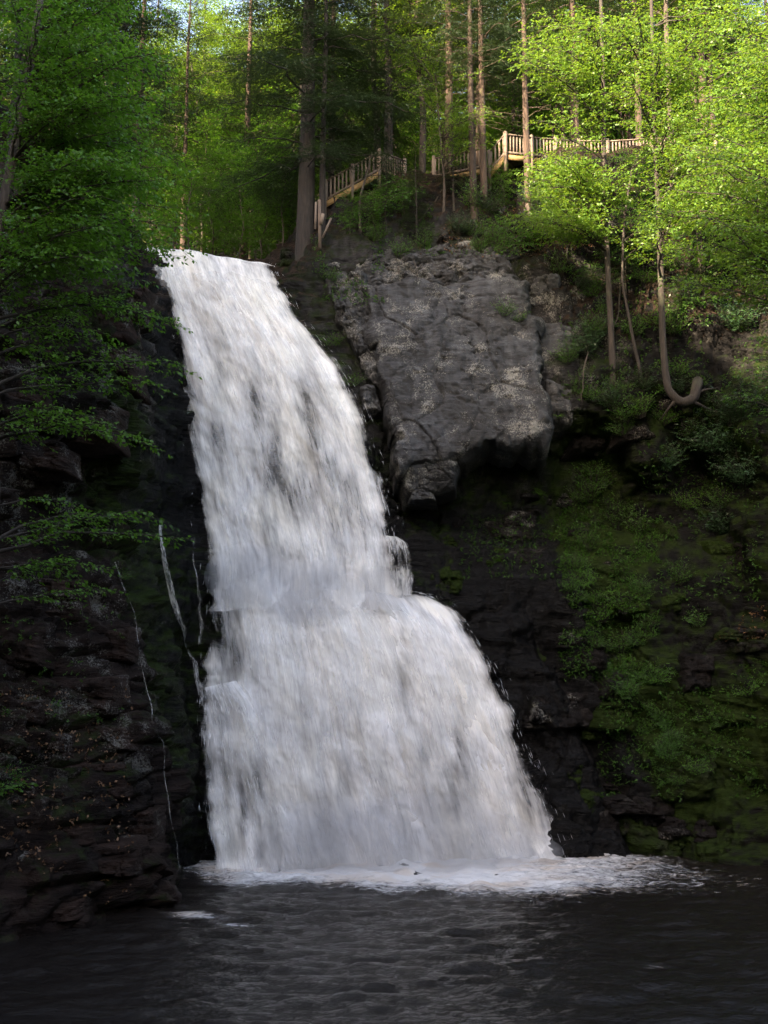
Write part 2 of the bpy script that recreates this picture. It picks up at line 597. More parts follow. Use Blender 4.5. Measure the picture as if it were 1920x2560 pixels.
# ------------------------------------------------------------------ the gorge: one sheet from the pool bed up the cliffs to the forest
W = None
net = [  # columns left to right; rows: waterline, 1900, 1650, 1470, 1290, 1000, 820, brink, behind, further; (u, v, depth)
    [(-600, 2480, W), (-600, 1950, 26.0), (-600, 1650, 26.6), (-600, 1470, 27.2), (-600, 1290, 27.6), (-600, 1000, 27.6), (-600, 820, 28.5), (-600, 500, 30.5), (-600, 200, 34), (-600, 0, 42)],
    [(0, 2350, W), (0, 1900, 30.6), (0, 1650, 31.6), (0, 1470, 32.6), (0, 1290, 33.6), (0, 1000, 33.0), (0, 820, 33.6), (0, 600, 35.5), (0, 400, 42), (0, 300, 50)],
    [(230, 2310, W), (200, 1900, 32.4), (180, 1650, 33.8), (150, 1470, 35.0), (150, 1290, 36.4), (180, 1000, 35.4), (180, 820, 36.0), (170, 640, 37.6), (170, 480, 44), (170, 400, 52)],
    [(405, 2245, W), (372, 1900, 35.6), (330, 1650, 36.4), (300, 1450, 37.0), (290, 1290, 38.4), (328, 1000, 38.0), (318, 820, 38.8), (302, 655, 40.0), (300, 560, 46), (300, 545, 55)],
    [(448, 2190, W), (440, 1900, 40.2), (425, 1650, 41.0), (400, 1430, 41.6), (400, 1285, 42.6), (390, 1000, 43.4), (372, 820, 44.6), (348, 655, 46.4), (345, 632, 52), (345, 630, 62)],
    [(525, 2183, 42.2), (510, 1900, 42.7), (500, 1650, 43.2), (500, 1430, 43.2), (520, 1285, 44.6), (500, 1000, 45.9), (470, 820, 47.2), (450, 672, 48.3), (450, 648, 54), (450, 645, 64)],
    [(720, 2175, 43.4), (700, 1880, 44.2), (700, 1650, 44.9), (700, 1480, 44.9), (700, 1290, 46.4), (700, 1000, 47.6), (600, 820, 48.3), (560, 684, 48.9), (560, 656, 54), (560, 652, 64)],
    [(950, 2165, 44.5), (920, 1880, 45.2), (900, 1650, 45.9), (900, 1480, 45.8), (900, 1290, 47.0), (870, 1000, 48.2), (760, 820, 48.7), (690, 690, 49.2), (680, 664, 54), (690, 655, 62)],
    [(1200, 2155, 45.4), (1150, 1880, 45.9), (1130, 1650, 46.4), (1080, 1480, 46.4), (1010, 1290, 48.6), (980, 1000, 48.4), (880, 820, 48.5), (790, 660, 48.9), (780, 590, 51), (800, 520, 54.5)],
    [(1420, 2145, W), (1390, 1880, 45.9), (1350, 1650, 46.3), (1300, 1470, 46.8), (1240, 1280, 49.9), (1200, 1000, 48.6), (1160, 820, 48.9), (1060, 630, 49.3), (1000, 540, 51), (990, 470, 54)],
    [(1560, 2135, W), (1550, 1880, 45.9), (1520, 1650, 46.7), (1500, 1470, 46.9), (1480, 1270, 49.9), (1450, 1000, 47.4), (1430, 820, 48.8), (1370, 610, 49.9), (1350, 480, 52), (1350, 410, 54.5)],
    [(1750, 2145, W), (1750, 1880, 44.2), (1750, 1650, 45.2), (1750, 1470, 45.9), (1740, 1260, 48.8), (1720, 1000, 47.0), (1700, 820, 48.3), (1660, 570, 50.0), (1650, 450, 52.3), (1650, 395, 55.0)],
    [(1930, 2170, W), (1930, 1880, 42.4), (1930, 1650, 43.6), (1930, 1470, 44.4), (1930, 1250, 45.4), (1930, 1000, 46.0), (1930, 820, 46.9), (1930, 540, 49.0), (1930, 430, 52.0), (1930, 380, 55.0)],
    [(2600, 2320, W), (2600, 1900, 33.5), (2600, 1650, 35.0), (2600, 1470, 36.5), (2600, 1290, 38.0), (2600, 1000, 40.0), (2600, 820, 41), (2600, 540, 43), (2600, 400, 47), (2600, 350, 51)],
]
C = len(net)
ctrl = np.zeros((14, C, 3))
for j, colm in enumerate(net):
    for i, (u, v, y) in enumerate(colm):
        p = on_water(u, v) if y is None else pix(u, v, y)
        if i == 0:
            p[2] = 0.0
            ctrl[0, j] = p + np.array([0, -0.6, -2.5])
        ctrl[i + 1, j] = p
    q = ctrl[10, j]
    side = smooth(3, 6, abs(j - 5.5)) * 1.0
    for r, (yy, dz) in enumerate(((78, 6), (105, 25), (140, 64))):
        ctrl[11 + r, j] = (q[0] * yy / max(q[1], 30), yy, max(q[2], 25.5) + dz * (0.75 + 0.25 * side))


def cr(A, counts):
    """cubic (Catmull-Rom with slack tension) resampling along axis 0"""
    out = []
    K = len(A)
    for k in range(K - 1):
        p0, p1, p2, p3 = A[max(k - 1, 0)], A[k], A[k + 1], A[min(k + 2, K - 1)]
        m1, m2 = (p2 - p0) * 0.36, (p3 - p1) * 0.36
        n = counts[k]
        for t in np.arange(n) / n:
            t2, t3 = t * t, t * t * t
            out.append((2 * t3 - 3 * t2 + 1) * p1 + (t3 - 2 * t2 + t) * m1 + (-2 * t3 + 3 * t2) * p2 + (t3 - t2) * m2)
    out.append(A[-1])
    return np.array(out)


S = cr(ctrl, [6, 40, 36, 30, 30, 38, 28, 28, 24, 18, 8, 6, 6])
S = np.swapaxes(cr(np.swapaxes(S, 0, 1), [14, 36, 32, 28, 16, 20, 20, 22, 34, 40, 40, 40, 34]), 0, 1)


def grid_normals(S):
    du = np.gradient(S, axis=1)
    dv = np.gradient(S, axis=0)
    n = np.cross(du, dv)
    return n / (np.linalg.norm(n, axis=-1, keepdims=True) + 1e-9)


def strata(P, tk=0.62, bw=1.7, tilt=0.10):
    h = P[..., 2] + tilt * P[..., 0] + 0.5 * vnoise(P * 0.25, 31)
    k = np.floor(h / tk)
    off = hash1(k, k * 0 + 3) * 4
    b = np.floor((P[..., 0] * 0.8 + P[..., 1] * 0.6) / bw + off)
    r = hash1(k, b, k * 0 + 9)
    fr = h / tk - k
    return (r - 0.5) * 1.0 - 0.45 * smooth(0.82, 1.0, fr) * (hash1(k, b, k * 0 + 4) > 0.35)


def facets(P, sc, seed, tilt=0.22, step=0.5, crack=0.5, cw=0.10):
    """broken rock: angular blocks, each set back and tilted by its own amount, with open joints between"""
    Q = np.asarray(P, float) * np.asarray(sc)
    Q = Q + 0.18 * np.stack([vnoise(Q * 1.3, seed + 1), vnoise(Q * 1.3, seed + 2), vnoise(Q * 1.3, seed + 3)], -1)
    i0 = np.floor(Q).astype(np.int64)
    f1 = np.full(Q.shape[:-1], 9.0)
    f2 = f1.copy()
    out = np.zeros(Q.shape[:-1])
    for dx in (-1, 0, 1):
        for dy in (-1, 0, 1):
            for dz in (-1, 0, 1):
                c = i0 + np.array([dx, dy, dz])
                h = [_h(c[..., 0], c[..., 1], c[..., 2], seed + 10 + k) for k in range(7)]
                v = Q - (c + np.stack(h[:3], -1))
                d = np.sqrt((v ** 2).sum(-1))
                val = step * (h[3] - 0.5) + tilt * (v[..., 0] * (h[4] - 0.5) + v[..., 2] * (h[5] - 0.5) + v[..., 1] * (h[6] - 0.5)) * 2
                new = d < f1
                f2 = np.where(new, f1, np.minimum(f2, d))
                out = np.where(new, val, out)
                f1 = np.minimum(f1, d)
    return out - crack * (1 - smooth(0.0, cw, f2 - f1))


def displace(S, amp=1.0):
    nrm = grid_normals(S)
    # make normals face the viewer / up
    sgn = np.where((nrm[..., 1] * -1 + nrm[..., 2]) < 0, -1.0, 1.0)
    nrm = nrm * sgn[..., None]
    steep = 1 - smooth(0.45, 0.85, nrm[..., 2])
    X, Y, Z = S[..., 0], S[..., 1], S[..., 2]
    near = 1 - smooth(54, 62, Y)
    left = (1 - smooth(38.2, 39.6, Y)) * (1 - smooth(-5, -4, X))
    d = 0.55 * fbm(S * 0.30, 4, 3) + 0.20 * fbm(S * 1.1, 4, 13)
    d += steep * (0.95 * left + 0.30 * (1 - left)) * np.where(left > 0.5, strata(S, 0.95, 2.6), strata(S))
    d += steep * 0.18 * strata(S + 3.3, 0.27, 0.8)
    # slanting ribs on the mossy wall at the other side of the falls
    q = X + 0.42 * Z - 0.25 * Y
    rib = np.abs(vnoise(np.stack([q * 0.42, Z * 0.05, X * 0], -1), 77))
    right = smooth(4, 7, X) * steep * (1 - smooth(17, 20, Z))
    d += right * (2.2 * rib - 0.7 + 0.5 * vnoise(S * 0.6, 55) + 0.35 * strata(S + 1.7, 0.8, 1.2, 0.35))
    d += steep * (1 - left) * (0.55 * facets(S, (0.55, 0.55, 0.42), 300) + 0.28 * facets(S, (1.3, 1.3, 1.6), 320, crack=0.3)) * smooth(0, 3, X + 3)
    d += steep * left * (0.40 * facets(S, (0.5, 0.5, 0.9), 340) + 0.07 * facets(S, (1.5, 1.5, 2.2), 360, crack=0.3))
    return S + nrm * (d * near * amp)[..., None], nrm


S2, _ = displace(S)
nr = grid_normals(S2)
nr = nr * np.where((nr[..., 1] * -1 + nr[..., 2]) < 0, -1.0, 1.0)[..., None]
X, Y, Z = S2[..., 0], S2[..., 1], S2[..., 2]
soil = smooth(0.15, 0.45, nr[..., 2]) * smooth(20, 24, Z)
onleft = (1 - smooth(37.6, 39.2, Y)) * (1 - smooth(-5, -4, X))
moss = 0.05 + 0.25 * (1 - onleft) + 0.36 * smooth(6, 10, X) * smooth(-6, 4, Z) * (1 - smooth(18, 22, Z))
moss += 0.35 * smooth(0.2, 0.6, nr[..., 2]) + 0.35 * vnoise(S2 * 0.22, 91)
moss += 0.5 * np.exp(-((Y - 38.0) ** 2) / 1.2) * (X < -4)
onleft = (1 - smooth(37.6, 39.2, Y)) * (1 - smooth(-5, -4, X))
red = onleft * (0.65 + 0.5 * vnoise(S2 * 0.3, 44))
wet = (1 - onleft) * (1 - smooth(7, 11, X)) * (1 - smooth(22, 26, Z))
wet = np.clip(wet + 0.6 * (1 - smooth(0.2, 1.4, Z)), 0, 1)
lich = 0.75 * onleft * smooth(1, 6, Z) + 0.8 * smooth(1, 5, X) * smooth(13, 19, Z) * (1 - 0.85 * smooth(9, 12, X))
zc = Y * math.cos(PITCH) + (Z - 6) * math.sin(PITCH)
tu = 960 + F * X / zc
tv = 1280 - F * ((Z - 6) * math.cos(PITCH) - Y * math.sin(PITCH)) / zc
grey = np.exp(-((tu - 1090) / 330) ** 4 - ((tv - 830 - (tu - 1090) * 0.25) / 290) ** 4)
soil = soil * (1 - 0.8 * grey)
ribx = tu - (1440 + (tv - 1450) * 0.38)
onrib = smooth(1250, 1400, tv) * (X > 3)
moss = moss - 0.75 * onrib * (1 - smooth(-70, 30, ribx)) + 0.30 * onrib * np.exp(-((ribx - 60) / 90) ** 2)
rows, cols = S2.shape[:2]
gorge_me = mesh_np('gorge_cliff', S2.reshape(-1, 3), grid_faces(rows, cols), M_ROCK,
                   dict(soil=soil.ravel(), moss=np.clip(moss, 0, 1.4).ravel(), red=np.clip(red, 0, 1).ravel(), wet=wet.ravel(), grey=np.clip(grey, 0, 1).ravel(), lichen=np.clip(lich, 0, 1).ravel()))
gorge = link('gorge_terrain', gorge_me, kind='structure', label='dark layered rock walls of the gorge and the wooded slope above')
BVHV, BVHF = [S2.reshape(-1, 3)], [grid_faces(rows, cols)]
bvh = BVHTree.FromPolygons(S2.reshape(-1, 3).tolist(), grid_faces(rows, cols).tolist())


def hit(u, v):
    d = pixdir(u, v)
    r = bvh.ray_cast(Vector(EYE), Vector(d), 400)
    if r[0] is None:
        return None, None
    n = np.array(r[1])
    if np.dot(n, d) > 0:
        n = -n
    return np.array(r[0]), n


def ground(x, y):
    r = bvh.ray_cast(Vector((x, y, 200)), Vector((0, 0, -1)), 400)
    return np.array(r[0]) if r[0] is not None else np.array([x, y, 0.0])


# bare hills added out of view, shaped to block sun and low sky
def ridge_h(X, Y):
    P = np.stack([X, Y, X * 0], -1)
    edge = np.minimum(-9.5, -0.40 * Y - 7.5)
    c = 0.8 * X - 0.6 * Y
    top = 59 + 10 * (1 - smooth(-29, -22, c)) - 24 * (1 - smooth(-52, -42, c))
    z = np.clip((edge - X) * 5.0, 0, None)
    z = top * (1 - np.exp(-z / top * 1.6))
    edge_r = np.maximum(12.0, 0.42 * Y + 8.0)
    zr = 27 * (1 - np.exp(-np.clip(X - edge_r, 0, None) * 0.16))
    zb = 23 * (1 - np.exp(-np.clip(-7.0 - Y, 0, None) * 0.10))
    z = np.maximum(np.maximum(z, zr), zb)
    return z + 2.2 * fbm(P * 0.16, 4, 66) * smooth(0, 10, z) - 1.0


gx, gy = np.meshgrid(np.arange(-85, 70, 1.1), np.arange(-60, 62, 1.1))
gz = ridge_h(gx, gy)
Fh = grid_faces(*gx.shape)
mid = (gz.ravel()[Fh].max(1) > 0.0) & ~((gx.ravel()[Fh].mean(1) > -14) & (gy.ravel()[Fh].mean(1) > 44))
link('shade_hill', mesh_np('shade_hill', np.stack([gx, gy, gz], -1).reshape(-1, 3), Fh[mid], M_HILL, shade=True), kind='structure', label='unseen bare hills added to shade the gorge')

# ------------------------------------------------------------------ pool
def waves(X, Y):
    P = np.stack([X, Y, X * 0], -1)
    r = np.hypot(X - 0.5, Y - 42.5)
    w = 0.070 * fbm(P * [0.8, 2.0, 1] + 0.3, 4, 21, 0.55)
    w = w + 0.018 * np.sin(r * 3.1 + 2.2 * vnoise(P * 0.35, 8)) * smooth(2, 7, r)
    w = w + 0.10 * fbm(P * 1.3, 3, 5) * np.exp(-(r / 6.0) ** 2) + 0.030 * fbm(P * [1.6, 3.2, 1], 3, 15)
    return w


wx = np.concatenate([np.arange(-42, -20, 1.0), np.arange(-20, 20.01, 0.15), np.arange(21, 43, 1.0)])
wy = np.concatenate([np.arange(-30, 8, 2.0), np.arange(8, 14, 0.35), np.arange(14, 47.5, 0.12)])
px, py = np.meshgrid(wx, wy)
pz = waves(px, py) * smooth(6, 13, py)
link('pool_water', mesh_np('pool_water', np.stack([px, py, pz], -1).reshape(-1, 3), grid_faces(*px.shape), M_POOL, shade=True), kind='structure', label='dark rippled plunge pool water')

# ------------------------------------------------------------------ falling water
def sheet(rows_, nb=110, sub=34, bulge=1.0, lift=0.0, amp=0.25, seed=1, thin=(), edge=(0.55, 0.55), base=0.0, name='sheet', mat=None, parent=None, wob=0.0, taper=0.0, ragged=0.30, topfade=0.0):
    A = np.array([[pix(*l), pix(*r)] for l, r in rows_])          # k, 2, 3
    E = cr(A, [sub] * (len(A) - 1))
    n = len(E)
    s = np.linspace(0, 1, nb)
    V = E[:, :1] * (1 - s)[None, :, None] + E[:, 1:] * s[None, :, None]
    along = np.concatenate([[0], np.cumsum(np.linalg.norm(np.diff(E.mean(1), axis=0), axis=1))])
    wid = np.linalg.norm(E[:, 1] - E[:, 0], axis=1)
    U = (s[None, :] - 0.5) * (0.5 * wid[:, None] + 0.5 * wid.mean())
    UV = np.stack([U + seed * 13.7, np.repeat(along[:, None], nb, 1) + seed * 5.1], -1)
    bl = np.sin(np.pi * np.clip(s, 0, 1)) ** 0.7
    tt = np.linspace(0, 1, n)
    V[..., 1] -= bl[None, :] * bulge * (smooth(0, 0.12 + topfade, tt) * (1 - taper * smooth(0.45, 1.0, tt)))[:, None]
    Q = np.stack([UV[..., 0] * 1.0, UV[..., 1] * 0.38, UV[..., 0] * 0], -1)
    d = fbm(Q * 0.9, 5, seed + 40, 0.55)
    d2 = fbm(np.stack([UV[..., 0] * 0.5, UV[..., 1] * 0.5, UV[..., 0] * 0], -1), 3, seed + 60)
    V[..., 1] -= (amp * d + amp * 0.8 * d2 + lift) * (0.35 + 0.65 * smooth(0, 0.1, tt)[:, None])
    V[..., 0] += wob * d2
    den = np.zeros((n, nb)) + base
    eL, eR = edge
    den -= 0.55 * (1 - smooth(0, eL, s * wid.mean()))[None, :] + 0.55 * (1 - smooth(0, eR, (1 - s) * wid.mean()))[None, :]
    if topfade:
        den -= 0.6 * (1 - smooth(0, topfade, tt + 0.03 * fbm(np.stack([tt * 0, tt * 0, tt * 0], -1), 1, 1)))[:, None]
    rag = fbm(np.stack([UV[..., 1] * 0.9, UV[..., 0] * 0.25, UV[..., 0] * 0 + seed], -1), 4, seed + 80)
    den += ragged * rag * ((1 - smooth(0, 1.5, s * wid.mean())) + (1 - smooth(0, 1.5, (1 - s) * wid.mean())))[None, :]
    # thin spots: (u, v, ru, rv, strength) where rock ledges part the flow
    D = V - EYE
    z = D[..., 1] * math.cos(PITCH) + D[..., 2] * math.sin(PITCH)
    pu = 960 + F * D[..., 0] / z
    pv = 1280 - F * (D[..., 2] * math.cos(PITCH) - D[..., 1] * math.sin(PITCH)) / z
    for (u, v, ru, rv, k) in thin:
        den -= k * np.exp(-((pu - u) / ru) ** 2 - ((pv - v) / rv) ** 2)
    me = mesh_np(name, V.reshape(-1, 3), grid_faces(n, nb), mat, dict(thickness=den.ravel()), UV.reshape(-1, 2), shade=True)
    o = link(name, me, parent)
    return o, V, den


UP = [((366, 612, 50.5), (692, 668, 51.5)), ((352, 628, 48.2), (688, 680, 49.2)), ((368, 700, 47.0), (728, 765, 48.2)), ((385, 790, 46.4), (790, 850, 47.6)),
      ((405, 900, 45.8), (858, 940, 47.0)), ((432, 1020, 45.3), (908, 1040, 46.5)), ((458, 1140, 44.8), (948, 1160, 46.0)),
      ((490, 1280, 44.3), (978, 1290, 45.5)), ((527, 1400, 43.7), (992, 1400, 45.1)), ((530, 1530, 43.2), (1005, 1530, 44.6))]
LOW = [((530, 1385, 43.9), (1002, 1478, 45.6)), ((522, 1450, 43.2), (1085, 1496, 45.1)), ((517, 1550, 42.8), (1158, 1566, 45.0)), ((511, 1650, 42.5), (1216, 1655, 44.9)),
       ((505, 1750, 42.2), (1262, 1752, 44.8)), ((504, 1880, 41.8), (1314, 1880, 44.7)), ((510, 1980, 41.5), (1357, 1980, 44.6)),
       ((518, 2080, 41.1), (1397, 2080, 44.5)), ((526, 2200, 40.5), (1438, 2165, 44.2))]
root = link('waterfall', None, label='broad white two-step waterfall pouring down between the dark cliffs', cat='waterfall')
root.location = (0.3, 41.5, 0)
root_inv = Matrix.Translation((-0.3, -41.5, 0))
thin_up = [(415, 800, 20, 90, 0.35), (440, 920, 22, 110, 0.36), (462, 1080, 28, 150, 0.34), (488, 1230, 26, 100, 0.32), (770, 1050, 40, 160, 0.2), (700, 1250, 60, 120, 0.18), (545, 1080, 30, 140, 0.18), (640, 1000, 25, 120, 0.14), (690, 1120, 22, 140, 0.14), (560, 900, 24, 90, 0.12), (860, 1220, 60, 130, 0.10)]
thin_low = [(560, 1500, 55, 90, 0.20), (570, 1650, 60, 90, 0.18), (565, 1960, 16, 130, 0.20), (606, 2030, 15, 110, 0.26), (640, 1960, 20, 90, 0.26), (690, 2080, 18, 80, 0.22), (580, 2110, 16, 60, 0.2), (655, 2110, 16, 60, 0.2), (1010, 1700, 22, 110, 0.22), (900, 1800, 18, 120, 0.12), (760, 1760, 20, 140, 0.12), (1060, 1880, 16, 90, 0.14), (960, 2000, 18, 100, 0.12), (1150, 1840, 18, 110, 0.14), (1130, 2010, 60, 130, 0.2), (1330, 1980, 50, 170, 0.3), (840, 1960, 60, 110, 0.15)]
def widen(rows_, dl, dr):
    return [((l[0] - dl, l[1], l[2]), (r_[0] + dr, r_[1], r_[2])) for l, r_ in rows_]


parts = []
o, VU, dU = sheet(widen(UP, 16, 14), bulge=0.9, amp=0.18, seed=1, thin=thin_up, edge=(0.8, 0.8), base=0.0, name='upper_fall', mat=M_FALL)
parts.append(o)
o, VL, dL = sheet(widen(LOW, 12, 20), nb=150, taper=0.8, bulge=1.3, amp=0.20, topfade=0.16, seed=2, thin=thin_low, edge=(0.6, 0.9), base=0.075, name='lower_fall', mat=M_FALL)
parts.append(o)
o, VU2, _ = sheet(widen(UP[1:], 6, 22), bulge=1.0, lift=0.35, amp=0.24, seed=3, thin=thin_up, edge=(1.2, 1.5), base=-0.02, name='upper_veil', mat=M_VEIL)
parts.append(o)
o, VL2, _ = sheet(widen(LOW, 10, 26), nb=150, taper=0.8, bulge=1.4, lift=0.38, amp=0.26, topfade=0.22, seed=4, thin=thin_low, edge=(0.9, 1.6), base=0.03, name='lower_veil', mat=M_VEIL)
parts.append(o)
# the small dome of water beside the ledge
SP = [((950, 1338, 45.3), (1000, 1342, 45.5)), ((945, 1352, 44.9), (1030, 1362, 45.2)), ((945, 1390, 44.6), (1043, 1400, 45.0)), ((950, 1440, 44.5), (1046, 1440, 44.9)), ((960, 1490, 44.4), (1040, 1490, 44.8))]
o, _, _ = sheet(SP, nb=40, sub=14, bulge=0.35, amp=0.10, seed=5, edge=(0.5, 0.3), base=0.0, ragged=0.1, name='side_spill', mat=M_TRICK)
parts.append(o)
# step of white water in front of the lower left side
LV = [((505, 1720, 41.2), (600, 1700, 41.6)), ((500, 1760, 40.9), (650, 1760, 41.4)), ((498, 1840, 40.6), (690, 1860, 41.2)), ((505, 1960, 40.8), (720, 1960, 41.1)), ((518, 2080, 40.5), (760, 2080, 40.9)), ((526, 2200, 40.1), (800, 2200, 40.6))]
o, VV, _ = sheet(LV, nb=60, bulge=0.25, amp=0.18, seed=6, thin=[(600, 1990, 22, 120, 0.2), (660, 2040, 20, 120, 0.2)], edge=(0.25, 0.5), base=-0.05, name='left_veil', mat=M_VEIL)
parts.append(o)


def strands(V, n, seed, lift=(0.05, 0.6), bias=0.0, ln=(0.15, 0.7), wd=(0.003, 0.008), t0=0.03, spread=0.0):
    """free threads and drops of water that fly beside and in front of the sheet"""
    r = np.random.default_rng(seed)
    R_, C_ = V.shape[:2]
    t = r.uniform(t0, 0.97, n)
    s = r.uniform(0, 1, n)
    e = r.uniform(0, 1, n) < bias
    s = np.where(e, np.where(r.uniform(0, 1, n) < 0.2, 0.03, 0.97) + np.where(r.uniform(0, 1, n) < 0.5, 1, -1) * 0.0 + np.abs(r.normal(0, 0.022, n)) * np.where(r.uniform(0, 1, n) < 0.6, 1, -1), s)
    sc = np.clip(s, 0, 1)
    i = (t * (R_ - 2)).astype(int)
    j = (sc * (C_ - 1)).astype(int)
    P = V[i, j].copy()
    width = np.linalg.norm(V[i, -1] - V[i, 0], axis=1)
    P[:, 0] += (s - sc) * width
    Dn = V[np.minimum(i + 6, R_ - 1), j] - V[i, j]
    Dn /= np.linalg.norm(Dn, axis=1)[:, None] + 1e-6
    Dn += r.normal(0, 0.06, (n, 3))
    P[:, 1] -= r.uniform(*lift, n)
    P[:, 0] += r.normal(0, spread, n) if spread else 0
    l = r.uniform(*ln, n) * r.uniform(0.4, 1, n)
    w = r.uniform(*wd, n)
    A = np.cross(Dn, [0, 1.0, 0])
    A /= np.linalg.norm(A, axis=1)[:, None] + 1e-6
    B = np.cross(Dn, A)
    m = P + Dn * (l * 0.6)[:, None]
    top, bot = P, P + Dn * l[:, None]
    a = m + A * w[:, None]
    b = m - A * 0.5 * w[:, None] + B * 0.87 * w[:, None]
    c_ = m - A * 0.5 * w[:, None] - B * 0.87 * w[:, None]
    VV_ = np.stack([top, a, b, c_, bot], 1).reshape(-1, 3)
    k = np.arange(n)[:, None] * 5
    Fc = np.concatenate([k + np.array(q) for q in ((0, 1, 2), (0, 2, 3), (0, 3, 1), (4, 2, 1), (4, 3, 2), (4, 1, 3))])
    return VV_, Fc


def join_strands(name, lst):
    Vs, Fs, n = [], [], 0
    for V_, F_ in lst:
        Vs.append(V_)
        Fs.append(F_ + n)
        n += len(V_)
    o = link(name, mesh_np(name, np.concatenate(Vs), np.concatenate(Fs), M_DROP), kind='stuff')
    parts.append(o)


join_strands('flying_spray', [strands(VU, 120, 71, lift=(0.2, 0.9)), strands(VU, 120, 72, bias=1.0, lift=(0.0, 0.5)),
                              strands(VL, 120, 73, lift=(0.25, 1.0)), strands(VL, 160, 74, bias=1.0, lift=(0.0, 0.5)),
                              strands(VV, 300, 75, lift=(0.0, 0.3))])
for o in parts:
    o.parent = root
    o.matrix_parent_inverse = root_inv

# thin side streams on the wet rock
def trickle(name, path, label, hw=10, seed=0, base=0.0):
    P = np.array(path, float)
    t = np.linspace(0, len(P) - 1, 30)
    uu = np.interp(t, np.arange(len(P)), P[:, 0])
    vv = np.interp(t, np.arange(len(P)), P[:, 1])
    jit = fbm(np.stack([t * 0.9, t * 0 + seed, t * 0], -1), 3, seed)
    uu = uu + 7.0 * jit
    w = hw * (0.75 + 0.5 * jit)
    dep = np.array([min(hit(a_ + k_, b_ + j_)[0][1] for k_ in (-hw, 0, hw) for j_ in (-14, 0, 14)) for a_, b_ in zip(uu, vv)]) - 0.12
    for _ in range(4):
        dep[1:-1] = np.minimum(dep[1:-1], (dep[:-2] + dep[1:-1] + dep[2:]) / 3)
    rows_ = [((u_ - w_, v_, d_), (u_ + w_, v_, d_)) for u_, v_, w_, d_ in zip(uu, vv, w, dep)]
    o, V_, _ = sheet(rows_, nb=16, sub=5, bulge=0.05, amp=0.03, seed=seed, edge=(0.03, 0.03), base=base, ragged=0.0, name=name, mat=M_TRICK)
    o['label'] = label
    o['category'] = 'stream'
    return o


trickle('side_stream', [(287, 1405), (314, 1470), (337, 1526), (350, 1602), (371, 1720), (382, 1788), (396, 1835), (410, 1866), (418, 1974), (432, 2080), (447, 2178)],
        'thin zigzag trickle of water nearest the brown cliff on the waterfall\'s flank', hw=4, seed=13, base=0.0)
trickle('side_stream', [(402, 1312), (408, 1400), (425, 1500), (440, 1540), (466, 1590), (480, 1640), (490, 1700), (505, 1765)],
        'white rivulet dropping down dark steps right beside the main fall', hw=8, seed=14, base=0.02)
trickle('side_stream', [(480, 1345), (488, 1400), (498, 1480), (500, 1560), (497, 1610)],
        'faint short rivulet on black rock between bigger rivulet and main fall', hw=7, seed=16, base=-0.06)
# ------------------------------------------------------------------ foam
fx, fy = np.meshgrid(np.arange(-10, 16.5, 0.09), np.arange(26, 46.5, 0.08))
fz = waves(fx, fy) * smooth(6, 13, fy) + 0.02
D0 = fx * 0
zz = fy * math.cos(PITCH) - EYE[2] * math.sin(PITCH)
pu = 960 + F * fx / (fy * math.cos(PITCH) - 6 * math.sin(PITCH))
pv = 1280 + F * (6 * math.cos(PITCH) + fy * math.sin(PITCH)) / (fy * math.cos(PITCH) - 6 * math.sin(PITCH))
base_u = [380, 440, 525, 700, 950, 1200, 1440, 1650, 1800, 1960]
back_v = np.interp(pu, base_u, [2200, 2186, 2180, 2175, 2160, 2150, 2140, 2175, 2215, 2240])
front_v = 10 * fbm(np.stack([fx * 0.6, fy * 0.3, fx * 0], -1), 4, 23) + np.interp(pu, base_u, [2196, 2204, 2218, 2232, 2226, 2250, 2256, 2232, 2244, 2264])
inten = np.interp(pu, base_u, [0.1, 0.5, 0.95, 1.15, 1.15, 1.0, 0.70, 0.38, 0.22, 0.08])
fd = inten * smooth(front_v + 22, front_v - 50, pv) * smooth(back_v - 60, back_v - 10, pv)
fd += 0.80 * np.exp(-((pu - 470 - (pv - 2285) * 3.0) / 85) ** 2 - ((pv - 2290) / 12) ** 2)
fd += 0.62 * np.exp(-((pu - 590) / 60) ** 2 - ((pv - 2318) / 9) ** 2)
fd += 0.42 * np.exp(-((pu - 1640) / 70) ** 2 - ((pv - 2415) / 10) ** 2)
fd += 0.20 * smooth(2300, 2230, pv) * smooth(700, 1100, pu)
fz = fz + 0.05 * np.clip(fd, 0, 1) * (0.6 + fbm(np.stack([fx, fy, fx * 0], -1) * 1.6, 4, 17))
keep = (fd > 0.08)
FF = grid_faces(*fx.shape)
kf = keep.ravel()[FF].any(1)
FF = FF[kf]
used = np.unique(FF)
remap = np.zeros(fx.size, int)
remap[used] = np.arange(len(used))
link('foam', mesh_np('foam', np.stack([fx, fy, fz], -1).reshape(-1, 3)[used], remap[FF], M_FOAM, dict(thickness=fd.ravel()[used] - 0.1), shade=True), kind='stuff', label='white churning foam on the pool at the foot of the falls')

# ------------------------------------------------------------------ mist where the water lands
def mist_mat():
    m, nt, out = new_mat('mist')
    p = N(nt, 'ShaderNodeVolumePrincipled')
    p.inputs['Color'].default_value = (0.97, 0.97, 1.0, 1)
    p.inputs['Density'].default_value = 0.32
    L(nt, p.outputs[0], out.inputs['Volume'])
    return m


M_MIST = mist_mat()


def ellipsoid(c, rx, ry, rz, k=18):
    th, ph = np.meshgrid(np.linspace(0, math.pi, k), np.linspace(0, 2 * math.pi, k * 2))
    return np.stack([c[0] + rx * np.sin(th) * np.cos(ph), c[1] + ry * np.sin(th) * np.sin(ph), c[2] + rz * np.cos(th)], -1)


